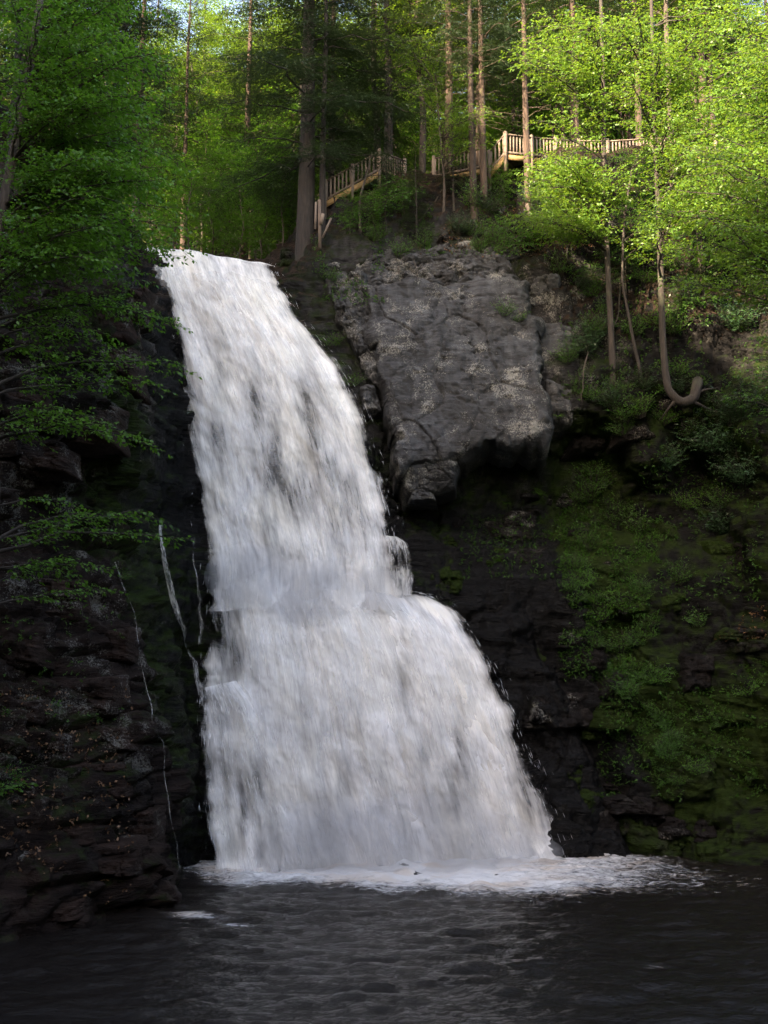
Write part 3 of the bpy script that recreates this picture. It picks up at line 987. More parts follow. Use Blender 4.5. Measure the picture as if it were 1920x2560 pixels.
for nm, lb, cs in (('mist', 'pale mist drifting over the foam at the foot of the fall', [(860, 2115, 40.4, 3.2, 1.0, 1.7), (1080, 2105, 41.2, 3.2, 1.0, 1.8), (1200, 2110, 41.8, 2.4, 1.0, 1.2), (1310, 2130, 42.4, 1.5, 0.9, 0.6)]),
                   ('mist', 'soft spray hanging where the upper fall strikes the ledge', [(620, 1440, 41.9, 1.7, 0.8, 1.3), (760, 1480, 42.2, 2.4, 0.9, 1.3), (930, 1480, 43.0, 1.6, 0.8, 1.0)])):
    Vs, Fs, n_ = [], [], 0
    for (u, v, y_, rx, ry, rz) in cs:
        E_ = ellipsoid(pix(u, v, y_), rx, ry, rz)
        Vs.append(E_.reshape(-1, 3))
        Fs.append(grid_faces(*E_.shape[:2]) + n_)
        n_ += E_.shape[0] * E_.shape[1]
    link(nm, mesh_np(nm, np.concatenate(Vs), np.concatenate(Fs), M_MIST), kind='stuff', label=lb)

# ------------------------------------------------------------------ separate rocks
def rock_block(corners, thick, n=46, m=46, p=7.0, amp=0.12, seed=0, bulge=0.25, mat=None, name='rock', lay=0.12, frac=0.0, outl=0.16, fa=0.22, fs=(1.2, 1.2, 1.5), ck=0.5):
    """corners: top-left, top-right, bottom-right, bottom-left as (u, v, depth); closed front and rounded sides going back by thick"""
    q = [pix(*c) for c in corners]
    s, t = np.meshgrid(np.linspace(-1, 1, m), np.linspace(-1, 1, n))
    S_, T_ = (s + 1) / 2, (t + 1) / 2
    P = q[0] * ((1 - S_) * (1 - T_))[..., None] + q[1] * (S_ * (1 - T_))[..., None] + q[2] * (S_ * T_)[..., None] + q[3] * ((1 - S_) * T_)[..., None]
    e = (1 - np.abs(s) ** p) * (1 - np.abs(t) ** p)
    P = P.copy()
    # uneven outline
    w = 0.5 * fbm(P * 0.8 + seed * 3.1, 4, seed + 9)
    edge = np.maximum(np.abs(s), np.abs(t)) ** 3
    sz = np.linalg.norm(q[2] - q[0]) * outl
    P[..., 0] += w * edge * sz
    P[..., 2] += 0.6 * fbm(P * 0.9 + seed * 7.7, 3, seed + 19) * edge * sz
    P[..., 1] += thick * (1 - e) - bulge * e * np.cos(s * 1.3) * np.cos(t * 1.3)
    P[..., 1] -= amp * 1.6 * fbm(P * 0.55 + seed, 4, seed + 29) + amp * 0.9 * fbm(P * 2.6, 5, seed + 39, 0.6)
    P[..., 1] -= lay * strata(P + seed, 0.45, 1.3)
    P[..., 1] -= fa * facets(P + seed * 1.7, fs, seed + 500, crack=ck, cw=0.05)
    P[..., 1] -= fa * 0.4 * facets(P + seed * 2.7, np.array(fs) * 2.9, seed + 540, crack=ck * 0.6, cw=0.07)
    if frac:
        fr = np.abs(vnoise(np.stack([P[..., 0] * 0.55 + 0.2 * P[..., 2], P[..., 2] * 0.28, P[..., 0] * 0], -1), seed + 3))
        P[..., 1] += frac * (1 - smooth(0.0, 0.10, fr))
    return P


def add_rock(name, P, mat, parent=None, attrs=None, **kw):
    at = {}
    if mat is M_ROCK:
        nn = P.shape[0] * P.shape[1]
        at = dict(soil=np.zeros(nn), moss=np.full(nn, attrs[0]), red=np.full(nn, attrs[1]), wet=np.full(nn, attrs[2]), grey=np.zeros(nn), lichen=np.full(nn, attrs[3]))
    me = mesh_np(name, P.reshape(-1, 3), grid_faces(*P.shape[:2]), mat, at)
    BVHV.append(P.reshape(-1, 3))
    BVHF.append(grid_faces(*P.shape[:2]))
    return link(name, me, parent, **kw)


oc = link('rock_outcrop', None, label='huge pale grey lichen-spotted rock face overhanging a dark hollow', cat='rock')
oc.location = pix(1180, 1150, 46)
oi_ = Matrix.Translation(-Vector(oc.location))
blocks = [
    ('main_face', [(890, 680, 47.9), (1330, 672, 48.2), (1402, 1082, 45.7), (985, 1205, 45.3)], 3.6, dict(n=170, m=170, p=26, amp=0.085, bulge=0.2, seed=1, lay=0.06, frac=0.0, outl=0.075, fa=0.30, fs=(0.46, 0.46, 0.33), ck=0.32)),
    ('upper_shoulder', [(850, 622, 49.4), (1310, 596, 49.8), (1355, 740, 48.0), (900, 715, 47.8)], 2.6, dict(n=80, m=140, p=10, amp=0.22, bulge=0.2, seed=2, lay=0.10, outl=0.08, fa=0.34, fs=(0.9, 0.9, 1.1))),
    ('left_shoulder', [(760, 650, 49.2), (930, 645, 48.7), (1010, 1090, 46.7), (905, 930, 47.8)], 3.2, dict(n=120, m=80, p=12, amp=0.16, bulge=0.15, seed=3, lay=0.10, outl=0.07, fa=0.34, fs=(0.9, 0.9, 0.9))),
    ('lower_block', [(975, 1095, 46.0), (1165, 1150, 45.8), (1150, 1222, 46.4), (1010, 1262, 46.5)], 2.6, dict(n=70, m=70, p=10, amp=0.10, bulge=0.15, seed=4, lay=0.08, outl=0.10)),
]
rb = np.random.default_rng(88)
for (u, v, w, h, y_) in [(1390, 860, 110, 150, 48.3), (1400, 1010, 90, 130, 47.6), (1360, 720, 90, 90, 49.0), (1270, 640, 90, 50, 49.4), (1180, 620, 90, 45, 49.6),
                         (900, 700, 60, 70, 48.3), (880, 790, 70, 80, 48.2), (925, 1000, 50, 90, 47.2), (1080, 650, 90, 50, 49.2), (960, 640, 80, 50, 49.2), (820, 680, 80, 50, 49.2), (1055, 1235, 80, 40, 46.6)]:
    jj = rb.uniform(-14, 14, 8)
    blocks.append(('ledge', [(u - w / 2 + jj[0], v - h / 2 + jj[1], y_ + 0.25), (u + w / 2 + jj[2], v - h / 2 + jj[3], y_ + 0.4), (u + w / 2 + jj[4], v + h / 2 + jj[5], y_), (u - w / 2 + jj[6], v + h / 2 + jj[7], y_ - 0.1)], 2.2,
                   dict(n=30, m=30, p=8, amp=0.16, bulge=0.12, seed=int(u), lay=0.22, outl=0.13)))
for nm, cs, th, kw in blocks:
    o = add_rock(nm, rock_block(cs, th, **kw), M_OUT, oc)
    o.matrix_parent_inverse = oi_
o = bpy.data.objects.get('lower_block')

# ledges of the brown wall: separate slabs resting in the cliff
r2 = np.random.default_rng(5)
slabs = [(20, 1790, 200, 70), (190, 1740, 200, 90), (60, 1880, 240, 80), (250, 1850, 150, 90), (30, 1990, 190, 110), (220, 1960, 190, 95), (120, 2080, 260, 80),
         (320, 2070, 120, 110), (40, 2170, 200, 90), (230, 2150, 200, 90), (90, 2260, 240, 90), (20, 1620, 140, 110), (120, 1500, 170, 110), (240, 1620, 160, 90),
         (80, 1140, 170, 90), (200, 1060, 190, 110), (280, 930, 150, 120), (230, 790, 220, 90), (100, 900, 160, 130), (320, 760, 110, 90), (60, 1020, 120, 110)]
for k, (u, v, w, h) in enumerate(slabs):
    p, nn = hit(u, v)
    if p is None:
        continue
    y = p[1] - 0.25
    j = r2.uniform(-14, 14, 8)
    cs = [(u - w / 2 + j[0], v - h / 2 + j[1], y + 0.2), (u + w / 2 + j[2], v - h / 2 + j[3], y + 0.9 * w / 190), (u + w / 2 + j[4], v + h / 2 + j[5], y + 0.7 * w / 190), (u - w / 2 + j[6], v + h / 2 + j[7], y)]
    add_rock('rock_slab', rock_block(cs, 1.5, n=30, m=44, p=12, amp=0.12, bulge=0.05, seed=20 + k, lay=0.30, outl=0.09), M_ROCK, gorge, (0.15, 0.95, 0.25 if v > 2050 else 0.1, 0.75))
# dark wet and mossy rocks of the far wall
far_rocks = [(1500, 2075, 130, 110, 0.2, 0.9), (1590, 2100, 90, 80, 0.1, 1.0), (1730, 1960, 150, 130, 0.9, 0.5), (1860, 1770, 160, 110, 1.2, 0.2),
             (1820, 1860, 170, 90, 1.2, 0.2), (1880, 1600, 130, 90, 0.5, 0.2), (1690, 1760, 120, 120, 1.2, 0.2), (1640, 2010, 150, 100, 0.4, 0.8), (1800, 2080, 170, 90, 0.3, 0.9),
             (1300, 1305, 110, 60, 0.2, 0.2), (1540, 1420, 90, 70, 0.2, 0.2), (1420, 1250, 150, 60, 0.4, 0.2), (1310, 1240, 80, 40, 0.0, 0.1), (1600, 1080, 120, 60, 0.2, 0.1),
             (1690, 1000, 110, 60, 0.2, 0.1), (1480, 1090, 120, 90, 0.2, 0.1), (1500, 560, 110, 60, 0.1, 0.1), (1260, 560, 90, 70, 0.1, 0.1), (1140, 590, 90, 60, 0.1, 0.1), (1700, 540, 120, 70, 0.1, 0.1), (730, 650, 90, 70, 0.7, 0.3)]
for k in range(44):
    u_, v_ = r2.uniform(1090, 1900), r2.uniform(1290, 2110)
    if v_ > 1500 and u_ < 1090 + (v_ - 1500) * 0.62 + 60:
        u_ = 1090 + (v_ - 1500) * 0.62 + 60 + r2.uniform(0, 240)
    far_rocks.append((u_, v_, r2.uniform(60, 170), r2.uniform(40, 120), float(r2.choice([0.1, 0.4, 0.9, 1.2])), float(r2.uniform(0.2, 0.9))))
for k, (u, v, w, h, mo, we) in enumerate(far_rocks):
    p, nn = hit(u, v)
    if p is None:
        continue
    y = p[1] - 0.35
    j = r2.uniform(-14, 14, 8)
    cs = [(u - w / 2 + j[0], v - h / 2 + j[1], y + 0.7), (u + w / 2 + j[2], v - h / 2 + j[3], y + 0.7), (u + w / 2 + j[4], v + h / 2 + j[5], y + 0.1), (u - w / 2 + j[6], v + h / 2 + j[7], y + 0.1)]
    add_rock('rock', rock_block(cs, 1.7, n=30, m=34, p=7, amp=0.18, bulge=0.12, seed=60 + k, lay=0.30, outl=0.12), M_ROCK, gorge, (mo, 0.15, we, 1.0 if mo < 0.5 and we < 0.4 else 0.2))

allV = np.concatenate(BVHV)
offs = np.cumsum([0] + [len(v) for v in BVHV[:-1]])
allF = np.concatenate([f + o_ for f, o_ in zip(BVHF, offs)])
bvh = BVHTree.FromPolygons(allV.tolist(), allF.tolist())

# ------------------------------------------------------------------ boardwalk
def at_depth(u, v, Y):
    return pix(u, v, Y)


bw_root = link('wooden_boardwalk', None, label='brown wooden boardwalk with baluster railing running through the trees on the slope', cat='boardwalk')
st_root = link('wooden_stairway', None, label='wooden stairs with grey-brown railing climbing beside the big hemlock', cat='stairs')
bal_cache = {}


def unit_bar(name, w, d, h, mat):
    key = (name, w, d, h)
    if key not in bal_cache:
        g = Geo()
        g.box((0, 0, 0), (0, 0, h), w, d, up=(0, 1, 0))
        bal_cache[key] = g.mesh(name, mat)
    return bal_cache[key]


def child(name, me, parent, loc=(0, 0, 0), rotz=0):
    o = link(name, me, parent)
    o.location = Vector(loc) - Vector(parent.location)
    o.rotation_euler = (0, 0, rotz)
    return o


def railing(rootobj, a, b, post_a=True, post_b=True, mid_posts=0, h=1.08, drop=0.7):
    a, b = np.array(a, float), np.array(b, float)
    t = b - a
    Lh = np.linalg.norm(t[:2])
    rz = math.atan2(t[1], t[0])
    g = Geo()
    up = np.array([0, 0, h])
    g.box(a + up, b + up, 0.13, 0.05)
    rl = child('handrail', g.mesh('handrail', M_WOOD), rootobj)
    g = Geo()
    g.box(a + [0, 0, 0.13], b + [0, 0, 0.13], 0.05, 0.09)
    child('bottom_rail', g.mesh('bottom_rail', M_WOOD), rootobj)
    n = max(2, int(Lh / 0.185))
    for k in range(n):
        f = (k + 0.5) / n
        p = a + t * f
        child('baluster', unit_bar('baluster', 0.085 if random.random() < 0.7 else 0.07, 0.045, h - 0.10, M_WOOD), rl, p + [0, 0, 0.06] + np.array(rl.location) , rz + random.uniform(-0.12, 0.12))
    fs = ([0.0] if post_a else []) + [(i + 1) / (mid_posts + 1) for i in range(mid_posts)] + ([1.0] if post_b else [])
    for f in fs:
        p = a + t * f
        child('post', unit_bar('post', 0.15, 0.15, h + 0.14 + drop, M_WOOD), rootobj, p - [0, 0, drop], rz)


def deck(rootobj, a, b, width=1.5, stairs=False):
    a, b = np.array(a, float), np.array(b, float)
    t = b - a
    Lh = np.linalg.norm(t[:2])
    th = t / np.linalg.norm(t)
    back = np.array([-t[1], t[0], 0]) / Lh * width
    if back[1] < 0:
        back = -back
    g = Geo()
    g.box(a - [0, 0, 0.14], b - [0, 0, 0.14], 0.06, 0.26)
    jo = child('joist', g.mesh('joist', M_TIMBER), rootobj)
    n = max(2, int(Lh / (0.28 if stairs else 0.16)))
    for k in range(n):
        p = a + t * (k + 0.5) / n
        g = Geo()
        g.box(p + back * 0.03, p + back, 0.25 if stairs else 0.14, 0.04)
        child('tread' if stairs else 'plank', g.mesh('plank', M_WOOD), jo, np.array(jo.location))


def setloc(o, p):
    o.location = Vector(p)


b0 = at_depth(1224, 432, 51.6)
b1 = at_depth(1264, 386, 51.2)
b2 = at_depth(1330, 394, 52.0)
b3 = at_depth(1448, 401, 53.0)
b4 = at_depth(1520, 402, 53.2)
b5 = at_depth(1632, 395, 53.6)
b6 = at_depth(1790, 392, 54.0)
setloc(bw_root, b3 - [0, 0, 0.5])
for p, q, pa, pb, mp in ((b1, b2, True, True, 0), (b2, b3, False, True, 1), (b3, b4, False, True, 0), (b4, b5, False, True, 0), (b5, b6, False, True, 1)):
    railing(bw_root, p, q, pa, pb, mp, drop=0.9)
    deck(bw_root, p, q)
    # rail on the far side
s0 = at_depth(812, 506, 50.8)
s1 = at_depth(948, 429, 51.4)
s2 = at_depth(1012, 452, 53.0)
s3 = at_depth(1084, 446, 52.6)
s4 = at_depth(1212, 420, 52.2)
setloc(st_root, s0 - [0, 0, 0.5])
railing(st_root, s0, s1, True, True, 1, drop=0.9)
deck(st_root, s0, s1, 1.3, True)
railing(st_root, s1, s2, False, True, 0, drop=0.9)
railing(st_root, s3, s4, True, True, 0, drop=0.9)
deck(st_root, s3, s4, 1.3, True)
railing(bw_root, b0, b1, True, False, 0, drop=0.9)
deck(bw_root, b0, b1, 1.3, True)
# raw timber prop below the stairs
pr = link('timber_prop', None, label='raw orange timber prop with diagonal brace standing on the rock at the brink', cat='prop')
pp = at_depth(800, 618, 49.4)
setloc(pr, pp)
for nm, a, b, w in (('post', (800, 622, 49.4), (798, 500, 49.4), 0.14), ('side_board', (788, 572, 49.3), (790, 505, 49.3), 0.10), ('brace', (806, 595, 49.25), (828, 545, 49.25), 0.09), ('cleat', (802, 560, 49.25), (808, 535, 49.25), 0.16)):
    g = Geo()
    g.box(at_depth(*a), at_depth(*b), w, w * 0.8, up=(0, 1, 0))
    child(nm, g.mesh(nm, M_WOOD), pr)

# ------------------------------------------------------------------ foliage builders
def unit(v):
    return v / (np.linalg.norm(v, axis=-1, keepdims=True) + 1e-9)


def leaves_on(st, di, ln, r, spacing, leaf_l, leaf_w, ang=0.9, flat=0.35, updir=(0, 0, 1), droop=0.25):
    """leaves alternately along twigs; returns verts, quads, tint"""
    cnt = np.maximum(2, (ln / spacing).astype(int))
    idx = np.repeat(np.arange(len(st)), cnt)
    k = np.concatenate([np.arange(c) for c in cnt])
    f = (k + 0.7) / cnt[idx]
    D = unit(di[idx])
    n = len(idx)
    P = st[idx] + D * (f * ln[idx])[:, None]
    up = unit(np.asarray(updir) + r.normal(0, flat, (n, 3)))
    side = unit(np.cross(D, up)) * np.where(k % 2, 1.0, -1.0)[:, None]
    a = ang * (1.0 - 0.55 * f)
    ld = unit(D * np.cos(a)[:, None] + side * np.sin(a)[:, None] + np.array([0, 0, -1]) * (droop * r.uniform(0, 1.6, n))[:, None])
    nn = unit(up - ld * np.sum(up * ld, 1)[:, None])
    sd = np.cross(ld, nn)
    l = leaf_l * r.uniform(0.65, 1.2, n)
    w = leaf_w * r.uniform(0.75, 1.2, n)
    base, tip = P, P + ld * l[:, None]
    mid = P + ld * (l * 0.45)[:, None] + nn * (w * 0.12)[:, None]
    v1 = mid + sd * (w * 0.5)[:, None]
    v2 = mid - sd * (w * 0.5)[:, None]
    V = np.stack([base, v1, tip, v2], 1).reshape(-1, 3)
    Fq = np.arange(n * 4).reshape(n, 4)
    tint = np.repeat(np.clip(r.normal(0.5, 0.25, n), 0, 1), 4)
    return V, Fq, tint


def fan(P, axis_dir, Lb, r, nsub, sub_len, ang, t0=0.15, vert=0.10, up=np.array([0, 0, 1.0])):
    """side shoots left and right of a branch given as a polyline P"""
    seg = np.concatenate([[0], np.cumsum(np.linalg.norm(np.diff(P, axis=0), axis=1))])
    t = np.linspace(t0, 1.0, nsub) * seg[-1]
    st = np.stack([np.interp(t, seg, P[:, c]) for c in range(3)], 1)
    D = unit(np.stack([np.interp(t, seg, np.gradient(P[:, c])) for c in range(3)], 1))
    sgn = np.where(np.arange(nsub) % 2, 1.0, -1.0)[:, None]
    side = unit(np.cross(D, up)) * sgn
    a = ang * r.uniform(0.7, 1.15, nsub)[:, None]
    d = D * np.cos(a) + side * np.sin(a) + r.normal(0, vert, (nsub, 3))
    d[-1] = D[-1]
    f = t / seg[-1]
    ln = sub_len * (1.15 - 0.75 * f) * r.uniform(0.65, 1.15, nsub)
    return st, unit(d), ln


def branch_curve(a, b, sag, r, m=7, wig=0.05):
    t = np.linspace(0, 1, m)[:, None]
    P = a * (1 - t) + b * t
    Lb = np.linalg.norm(b - a)
    P[:, 2] += sag * Lb * (4 * t[:, 0] * (1 - t[:, 0]))
    P[1:-1] += r.normal(0, wig * Lb * 0.3, (m - 2, 3))
    return P


def leafy_branch(g, tw, a, b, r0, r, sag=0.08, sub_len=0.9, step=0.22, lvl=2, ang=0.95, k=4):
    """a branch from a to b with side shoots in a loose flat spray"""
    P = branch_curve(a, b, sag, r)
    Lb = np.linalg.norm(b - a)
    g.tube(P, np.linspace(r0, 0.008, len(P)), k)
    n = max(4, int(Lb / step))
    st, d, ln = fan(P, None, Lb, r, n, sub_len if lvl == 1 else min(0.42 * Lb, sub_len * 2.0), ang)
    if lvl == 1:
        tw.append((st, d, ln))
        return
    for s_, d_, l_ in zip(st, d, ln):
        e = s_ + d_ * l_ + np.array([0, 0, -0.08 * l_])
        Q = branch_curve(s_, e, 0.05, r, 4, 0.06)
        g.tube(Q, np.linspace(max(0.004, min(r0 * 0.2, 0.009)), 0.003, 4), 3)
        m = max(3, int(l_ / 0.16))
        s2, d2, l2 = fan(Q, None, l_, r, m, sub_len * 0.55, 0.85, 0.1, 0.22)
        tw.append((s2, d2, l2))


def twigs_cat(tw):
    return np.concatenate([x[0] for x in tw]), np.concatenate([x[1] for x in tw]), np.concatenate([x[2] for x in tw])


def trunk_tube(g, pts, r0, r1, k=9, flare=True):
    P = cr(np.array(pts, float), [6] * (len(pts) - 1))
    t = np.linspace(0, 1, len(P))
    R = r0 + (r1 - r0) * t
    if flare:
        R = R * (1 + 0.35 * np.exp(-t * 16))
    g.tube(P, R, k)
    return P, R


def broadleaf_proto(seed, H, r0, lo, spread, nl, leaf=(0.13, 0.075), mat=M_MAPLE, bark=M_BARK2, lean=0.4, spacing=0.075, dead=5):
    r = np.random.default_rng(seed)
    g, tw = Geo(), []
    pts = [(0, 0, -1.6)] + [(r.normal(0, lean * f), r.normal(0, lean * f), H * f) for f in (0.2, 0.42, 0.64, 0.84, 1.0)]
    P, R = trunk_tube(g, pts, r0, 0.03)
    gl = Geo()
    for i in range(nl):
        f = lo + (1 - lo) * ((i + r.uniform(0, 1)) / nl)
        p = np.array([np.interp(f * H, P[:, 2], P[:, c]) for c in range(3)])
        az = i * 2.4 + r.uniform(-0.5, 0.5)
        Lb = spread * (0.45 + 0.55 * math.sin(math.pi * min(1, 0.22 + 0.78 * (1 - (f - lo) / (1 - lo))))) * r.uniform(0.6, 1.15)
        e = p + Lb * np.array([math.cos(az), math.sin(az), r.uniform(0.05, 0.55)])
        leafy_branch(g, tw, p, e, max(0.02, r0 * 0.28 * (1.1 - f)), r, sag=0.10, sub_len=1.1, step=0.22)
    for i in range(dead):
        f = r.uniform(0.15, lo + 0.1)
        p = np.array([np.interp(f * H, P[:, 2], P[:, c]) for c in range(3)])
        az = r.uniform(0, 6.28)
        e = p + r.uniform(0.6, 1.8) * np.array([math.cos(az), math.sin(az), r.uniform(-0.2, 0.3)])
        g.tube(branch_curve(p, e, 0.05, r), np.linspace(0.02, 0.005, 7), 4)
    st, d, ln = twigs_cat(tw)
    V, Fq, ti = leaves_on(st, d, ln, r, spacing, leaf[0] * 1.25, leaf[1] * 1.3, flat=0.4)
    return dict(trunk=g.mesh('trunk', bark, True), crown=mesh_np('crown', V, Fq, mat, dict(tint=ti)), H=H, r0=r0)


def hemlock_proto(seed, H, r0, z0, L0, nb, bark=M_BARK, mat=M_HEML, dens=1.0, dead=14):
    r = np.random.default_rng(seed)
    g, tw = Geo(), []
    pts = [(0, 0, -2.2)] + [(r.normal(0, 0.10), r.normal(0, 0.10), H * f) for f in (0.2, 0.45, 0.7, 1.0)]
    P, R = trunk_tube(g, pts, r0, 0.03, 10)
    for i in range(nb):
        f = ((i + r.uniform(0, 1)) / nb) ** 0.9
        z = z0 + (H - z0) * f
        p = np.array([np.interp(z, P[:, 2], P[:, c]) for c in range(3)])
        Lb = (L0 * (1 - f) ** 0.75 + 0.3) * r.uniform(0.55, 1.12)
        az = i * 2.4 + r.uniform(-0.6, 0.6)
        h = np.array([math.cos(az), math.sin(az), 0])
        t = np.linspace(0, 1, 8)
        up = r.uniform(0.05, 0.22)
        B = p + h * (Lb * t)[:, None] + np.array([0, 0, 1.0]) * (Lb * (up * t - (up + r.uniform(0.10, 0.28)) * t * t))[:, None]
        B[1:-1] += r.normal(0, 0.02 * Lb, (6, 3))
        g.tube(B, np.linspace(max(0.012, 0.012 * Lb), 0.005, 8), 4)
        n = max(6, int(Lb / (0.14 / dens)))
        st, d, ln = fan(B, None, Lb, r, n, 0.42 * Lb + 0.1, 1.0, 0.12, 0.10)
        for s_, d_, l_ in zip(st, d, ln):
            e = s_ + d_ * l_ + np.array([0, 0, -0.14 * l_])
            Q = branch_curve(s_, e, 0.04, r, 4, 0.05)
            m = max(3, int(l_ / (0.13 / dens)))
            tw.append(fan(Q, None, l_, r, m, 0.26 + 0.12 * l_, 0.8, 0.08, 0.12))
    for i in range(dead):
        z = r.uniform(0.12 * H, z0 + 2)
        p = np.array([np.interp(z, P[:, 2], P[:, c]) for c in range(3)])
        az = r.uniform(0, 6.28)
        e = p + r.uniform(0.8, 2.6) * np.array([math.cos(az), math.sin(az), r.uniform(-0.25, 0.15)])
        g.tube(branch_curve(p, e, 0.05, r), np.linspace(0.022, 0.005, 7), 4)
    st, d, ln = twigs_cat(tw)
    V, Fq, ti = leaves_on(st, d, ln, r, 0.06 / dens, 0.17, 0.05, ang=0.8, flat=0.3, droop=0.15)
    return dict(trunk=g.mesh('trunk', bark, True), crown=mesh_np('crown', V, Fq, mat, dict(tint=ti)), H=H, r0=r0)


def spawn(name, pr_, loc, rotz, sc, label, cat='tree', group=None, scxy=None, parts_=('trunk', 'crown')):
    e = link(name, None, label=label, cat=cat, group=group)
    e.location = Vector(loc)
    e.rotation_euler = (0, 0, rotz)
    e.scale = (scxy or sc, scxy or sc, sc)
    for k in parts_:
        link(k, pr_[k], e)
    return e


PH = [hemlock_proto(101, 25, 0.33, 5.0, 4.6, 74), hemlock_proto(102, 22, 0.24, 3.0, 3.9, 70), hemlock_proto(103, 24, 0.26, 6.0, 3.4, 66, bark=M_BARK3, dead=26)]
PB = [broadleaf_proto(201, 20, 0.20, 0.25, 4.4, 60), broadleaf_proto(202, 17, 0.15, 0.15, 4.0, 60, leaf=(0.12, 0.07)), broadleaf_proto(203, 22, 0.17, 0.38, 4.0, 54)]
PU = [broadleaf_proto(301, 6.5, 0.06, 0.12, 2.3, 30, leaf=(0.11, 0.065), mat=M_BEECH, lean=0.25, dead=0), broadleaf_proto(302, 5.0, 0.05, 0.10, 2.0, 28, leaf=(0.12, 0.07), mat=M_SHRUB, lean=0.3, dead=0)]

# --- the forest behind and above
r3 = np.random.default_rng(77)
big = hemlock_proto(111, 34, 0.47, 3.2, 6.2, 118, dead=16)


def base_at(u, v, Y_):
    p = pix(u, v, Y_)
    return ground(p[0], p[1])


spawn('hemlock_tree', big, base_at(762, 560, 50.8), 2.2, 1.0, 'massive dark hemlock with thick straight trunk beside the brink of the falls')
named = [  # u, v, depth, proto, height scale, girth scale, rot, label
    (806, 560, 50.2, PH[1], 1.10, 0.62, 0.4, 'slim pale trunk hugging the massive hemlock, over the timber prop'),
    (826, 480, 53.5, PH[2], 1.05, 0.62, 1.9, 'thin dark straight conifer behind the foot of the wooden stairs'),
    (968, 400, 54.6, PH[0], 1.10, 0.85, 3.0, 'stout dark conifer rising just behind the top of the first stair flight'),
    (1118, 440, 54.0, PH[2], 1.10, 0.95, 0.9, 'reddish-brown conifer trunk behind the upper stair railing'),
    (1188, 590, 50.2, PH[2], 1.05, 0.72, 4.1, 'slightly leaning dark trunk of a close pair above the grey rock, nearer the stairs'),
    (1212, 585, 50.6, PH[2], 1.02, 0.60, 5.2, 'dark trunk of the close pair above the grey rock, on the boardwalk side'),
    (1320, 440, 51.0, PH[2], 1.08, 0.66, 2.7, 'dark straight trunk crossing in front of the first boardwalk railing bay'),
    (1436, 400, 55.5, PH[2], 1.15, 0.95, 0.2, 'broad sunlit trunk right behind the middle of the boardwalk railing'),
    (1597, 400, 56.5, PH[2], 1.10, 0.85, 1.2, 'sunlit brown trunk behind the boardwalk railing with a dark twin beside it'),
    (1680, 400, 52.2, PB[2], 1.10, 1.0, 3.6, 'brown mottled trunk in front of the far end of the boardwalk'),
    (1746, 410, 54.8, PH[2], 1.05, 0.65, 4.8, 'thin dark trunk at the very end of the boardwalk railing'),
    (1785, 420, 55.2, PH[2], 1.10, 0.85, 2.0, 'dark heavy trunk just beyond the end of the boardwalk'),
]
for (u, v, y, pr_, hs, gs, rz, lb) in named:
    spawn('forest_tree', pr_, base_at(u, v, y), rz, hs, lb, scxy=gs if gs > 0.8 else max(gs, 0.72), group='trees near the boardwalk')

# the background forest: rows of trees on the rising ground
bgn = 0
labels_bg = {0: 'dark hemlock among the many alike trees of the forest behind', 1: 'sunlit yellow-green leafy tree among the many alike in the forest behind', 2: 'slender bare-trunked conifer among the many alike in the forest behind'}
for Y0, nrow, wd in ((57, 8, 19), (63, 10, 23), (70, 11, 26), (79, 13, 30), (90, 14, 35), (104, 15, 41)):
    for i in range(nrow + (4 if Y0 > 75 else 0)):
        x = -26 + 20 * r3.uniform(0, 1) if i >= nrow else -wd + 2 * wd * (i + 0.5 + r3.uniform(-0.4, 0.4)) / nrow
        y = Y0 + r3.uniform(-2.5, 2.5)
        if Y0 < 66 and -12 < x < -5.5:
            continue                       # the stream bed
        k = 1 if i >= nrow else int(r3.choice([0, 1, 1, 2] if Y0 > 60 else [0, 2, 2, 1]))
        pr_ = {0: PH[int(r3.integers(0, 2))], 1: PB[int(r3.integers(0, 3))], 2: PH[2]}[k]
        sc = r3.uniform(0.85, 1.2)
        gp = ground(x, y)
        pu_ = 960 + F * x / (y * math.cos(PITCH) + (gp[2] - 6) * math.sin(PITCH))
        where = ['behind the big beech crown', 'beyond the brink of the falls', 'behind the massive hemlock', 'behind the upper stairs', 'behind the middle of the boardwalk', 'behind the far end of the boardwalk'][int(np.searchsorted([400, 700, 960, 1240, 1560], pu_))]
        depth_ = 'in the wood' if y < 66 else ('farther back in the wood' if y < 85 else 'far back in the wood')
        labels_bg = {0: 'dark hemlock ' + depth_ + ' ' + where, 1: 'yellow-green leafy tree ' + depth_ + ' ' + where, 2: 'slender bare-trunked conifer ' + depth_ + ' ' + where}
        spawn('forest_tree' if k else 'hemlock_tree', pr_, ground(x, y), r3.uniform(0, 6.28), sc, labels_bg[k], group='trees of the forest behind', scxy=sc * r3.uniform(0.8, 1.1))

# bushy growth above the brink, on the banks of the stream
rows_b = [(470, 56, 0, 0.8), (530, 58, 1, 0.9), (600, 57, 0, 0.85), (655, 55.5, 1, 0.8), (705, 54, 0, 0.7), (430, 60, 0, 0.9), (560, 62, 1, 1.1), (640, 61, 0, 1.1), (500, 64, 0, 1.2), (720, 57, 1, 1.0),
          (440, 67, 0, 1.5), (540, 69, 1, 1.7), (620, 68, 0, 1.5), (690, 66, 1, 1.5), (480, 75, 0, 2.0), (580, 76, 1, 2.2), (660, 74, 0, 1.9), (740, 64, 0, 1.4), (380, 66, 1, 1.5), (400, 74, 0, 2.1), (720, 73, 1, 1.9), (330, 70, 0, 1.9)]
for i, (u, y, k, sc) in enumerate(rows_b):
    spawn('sapling', PU[k], base_at(u, 650, y), i * 1.7, sc, 'bushy green sapling in the thicket along the stream above the brink' if sc < 1.3 else 'bushy young tree in the green thicket behind the stream', group='thicket above the brink')
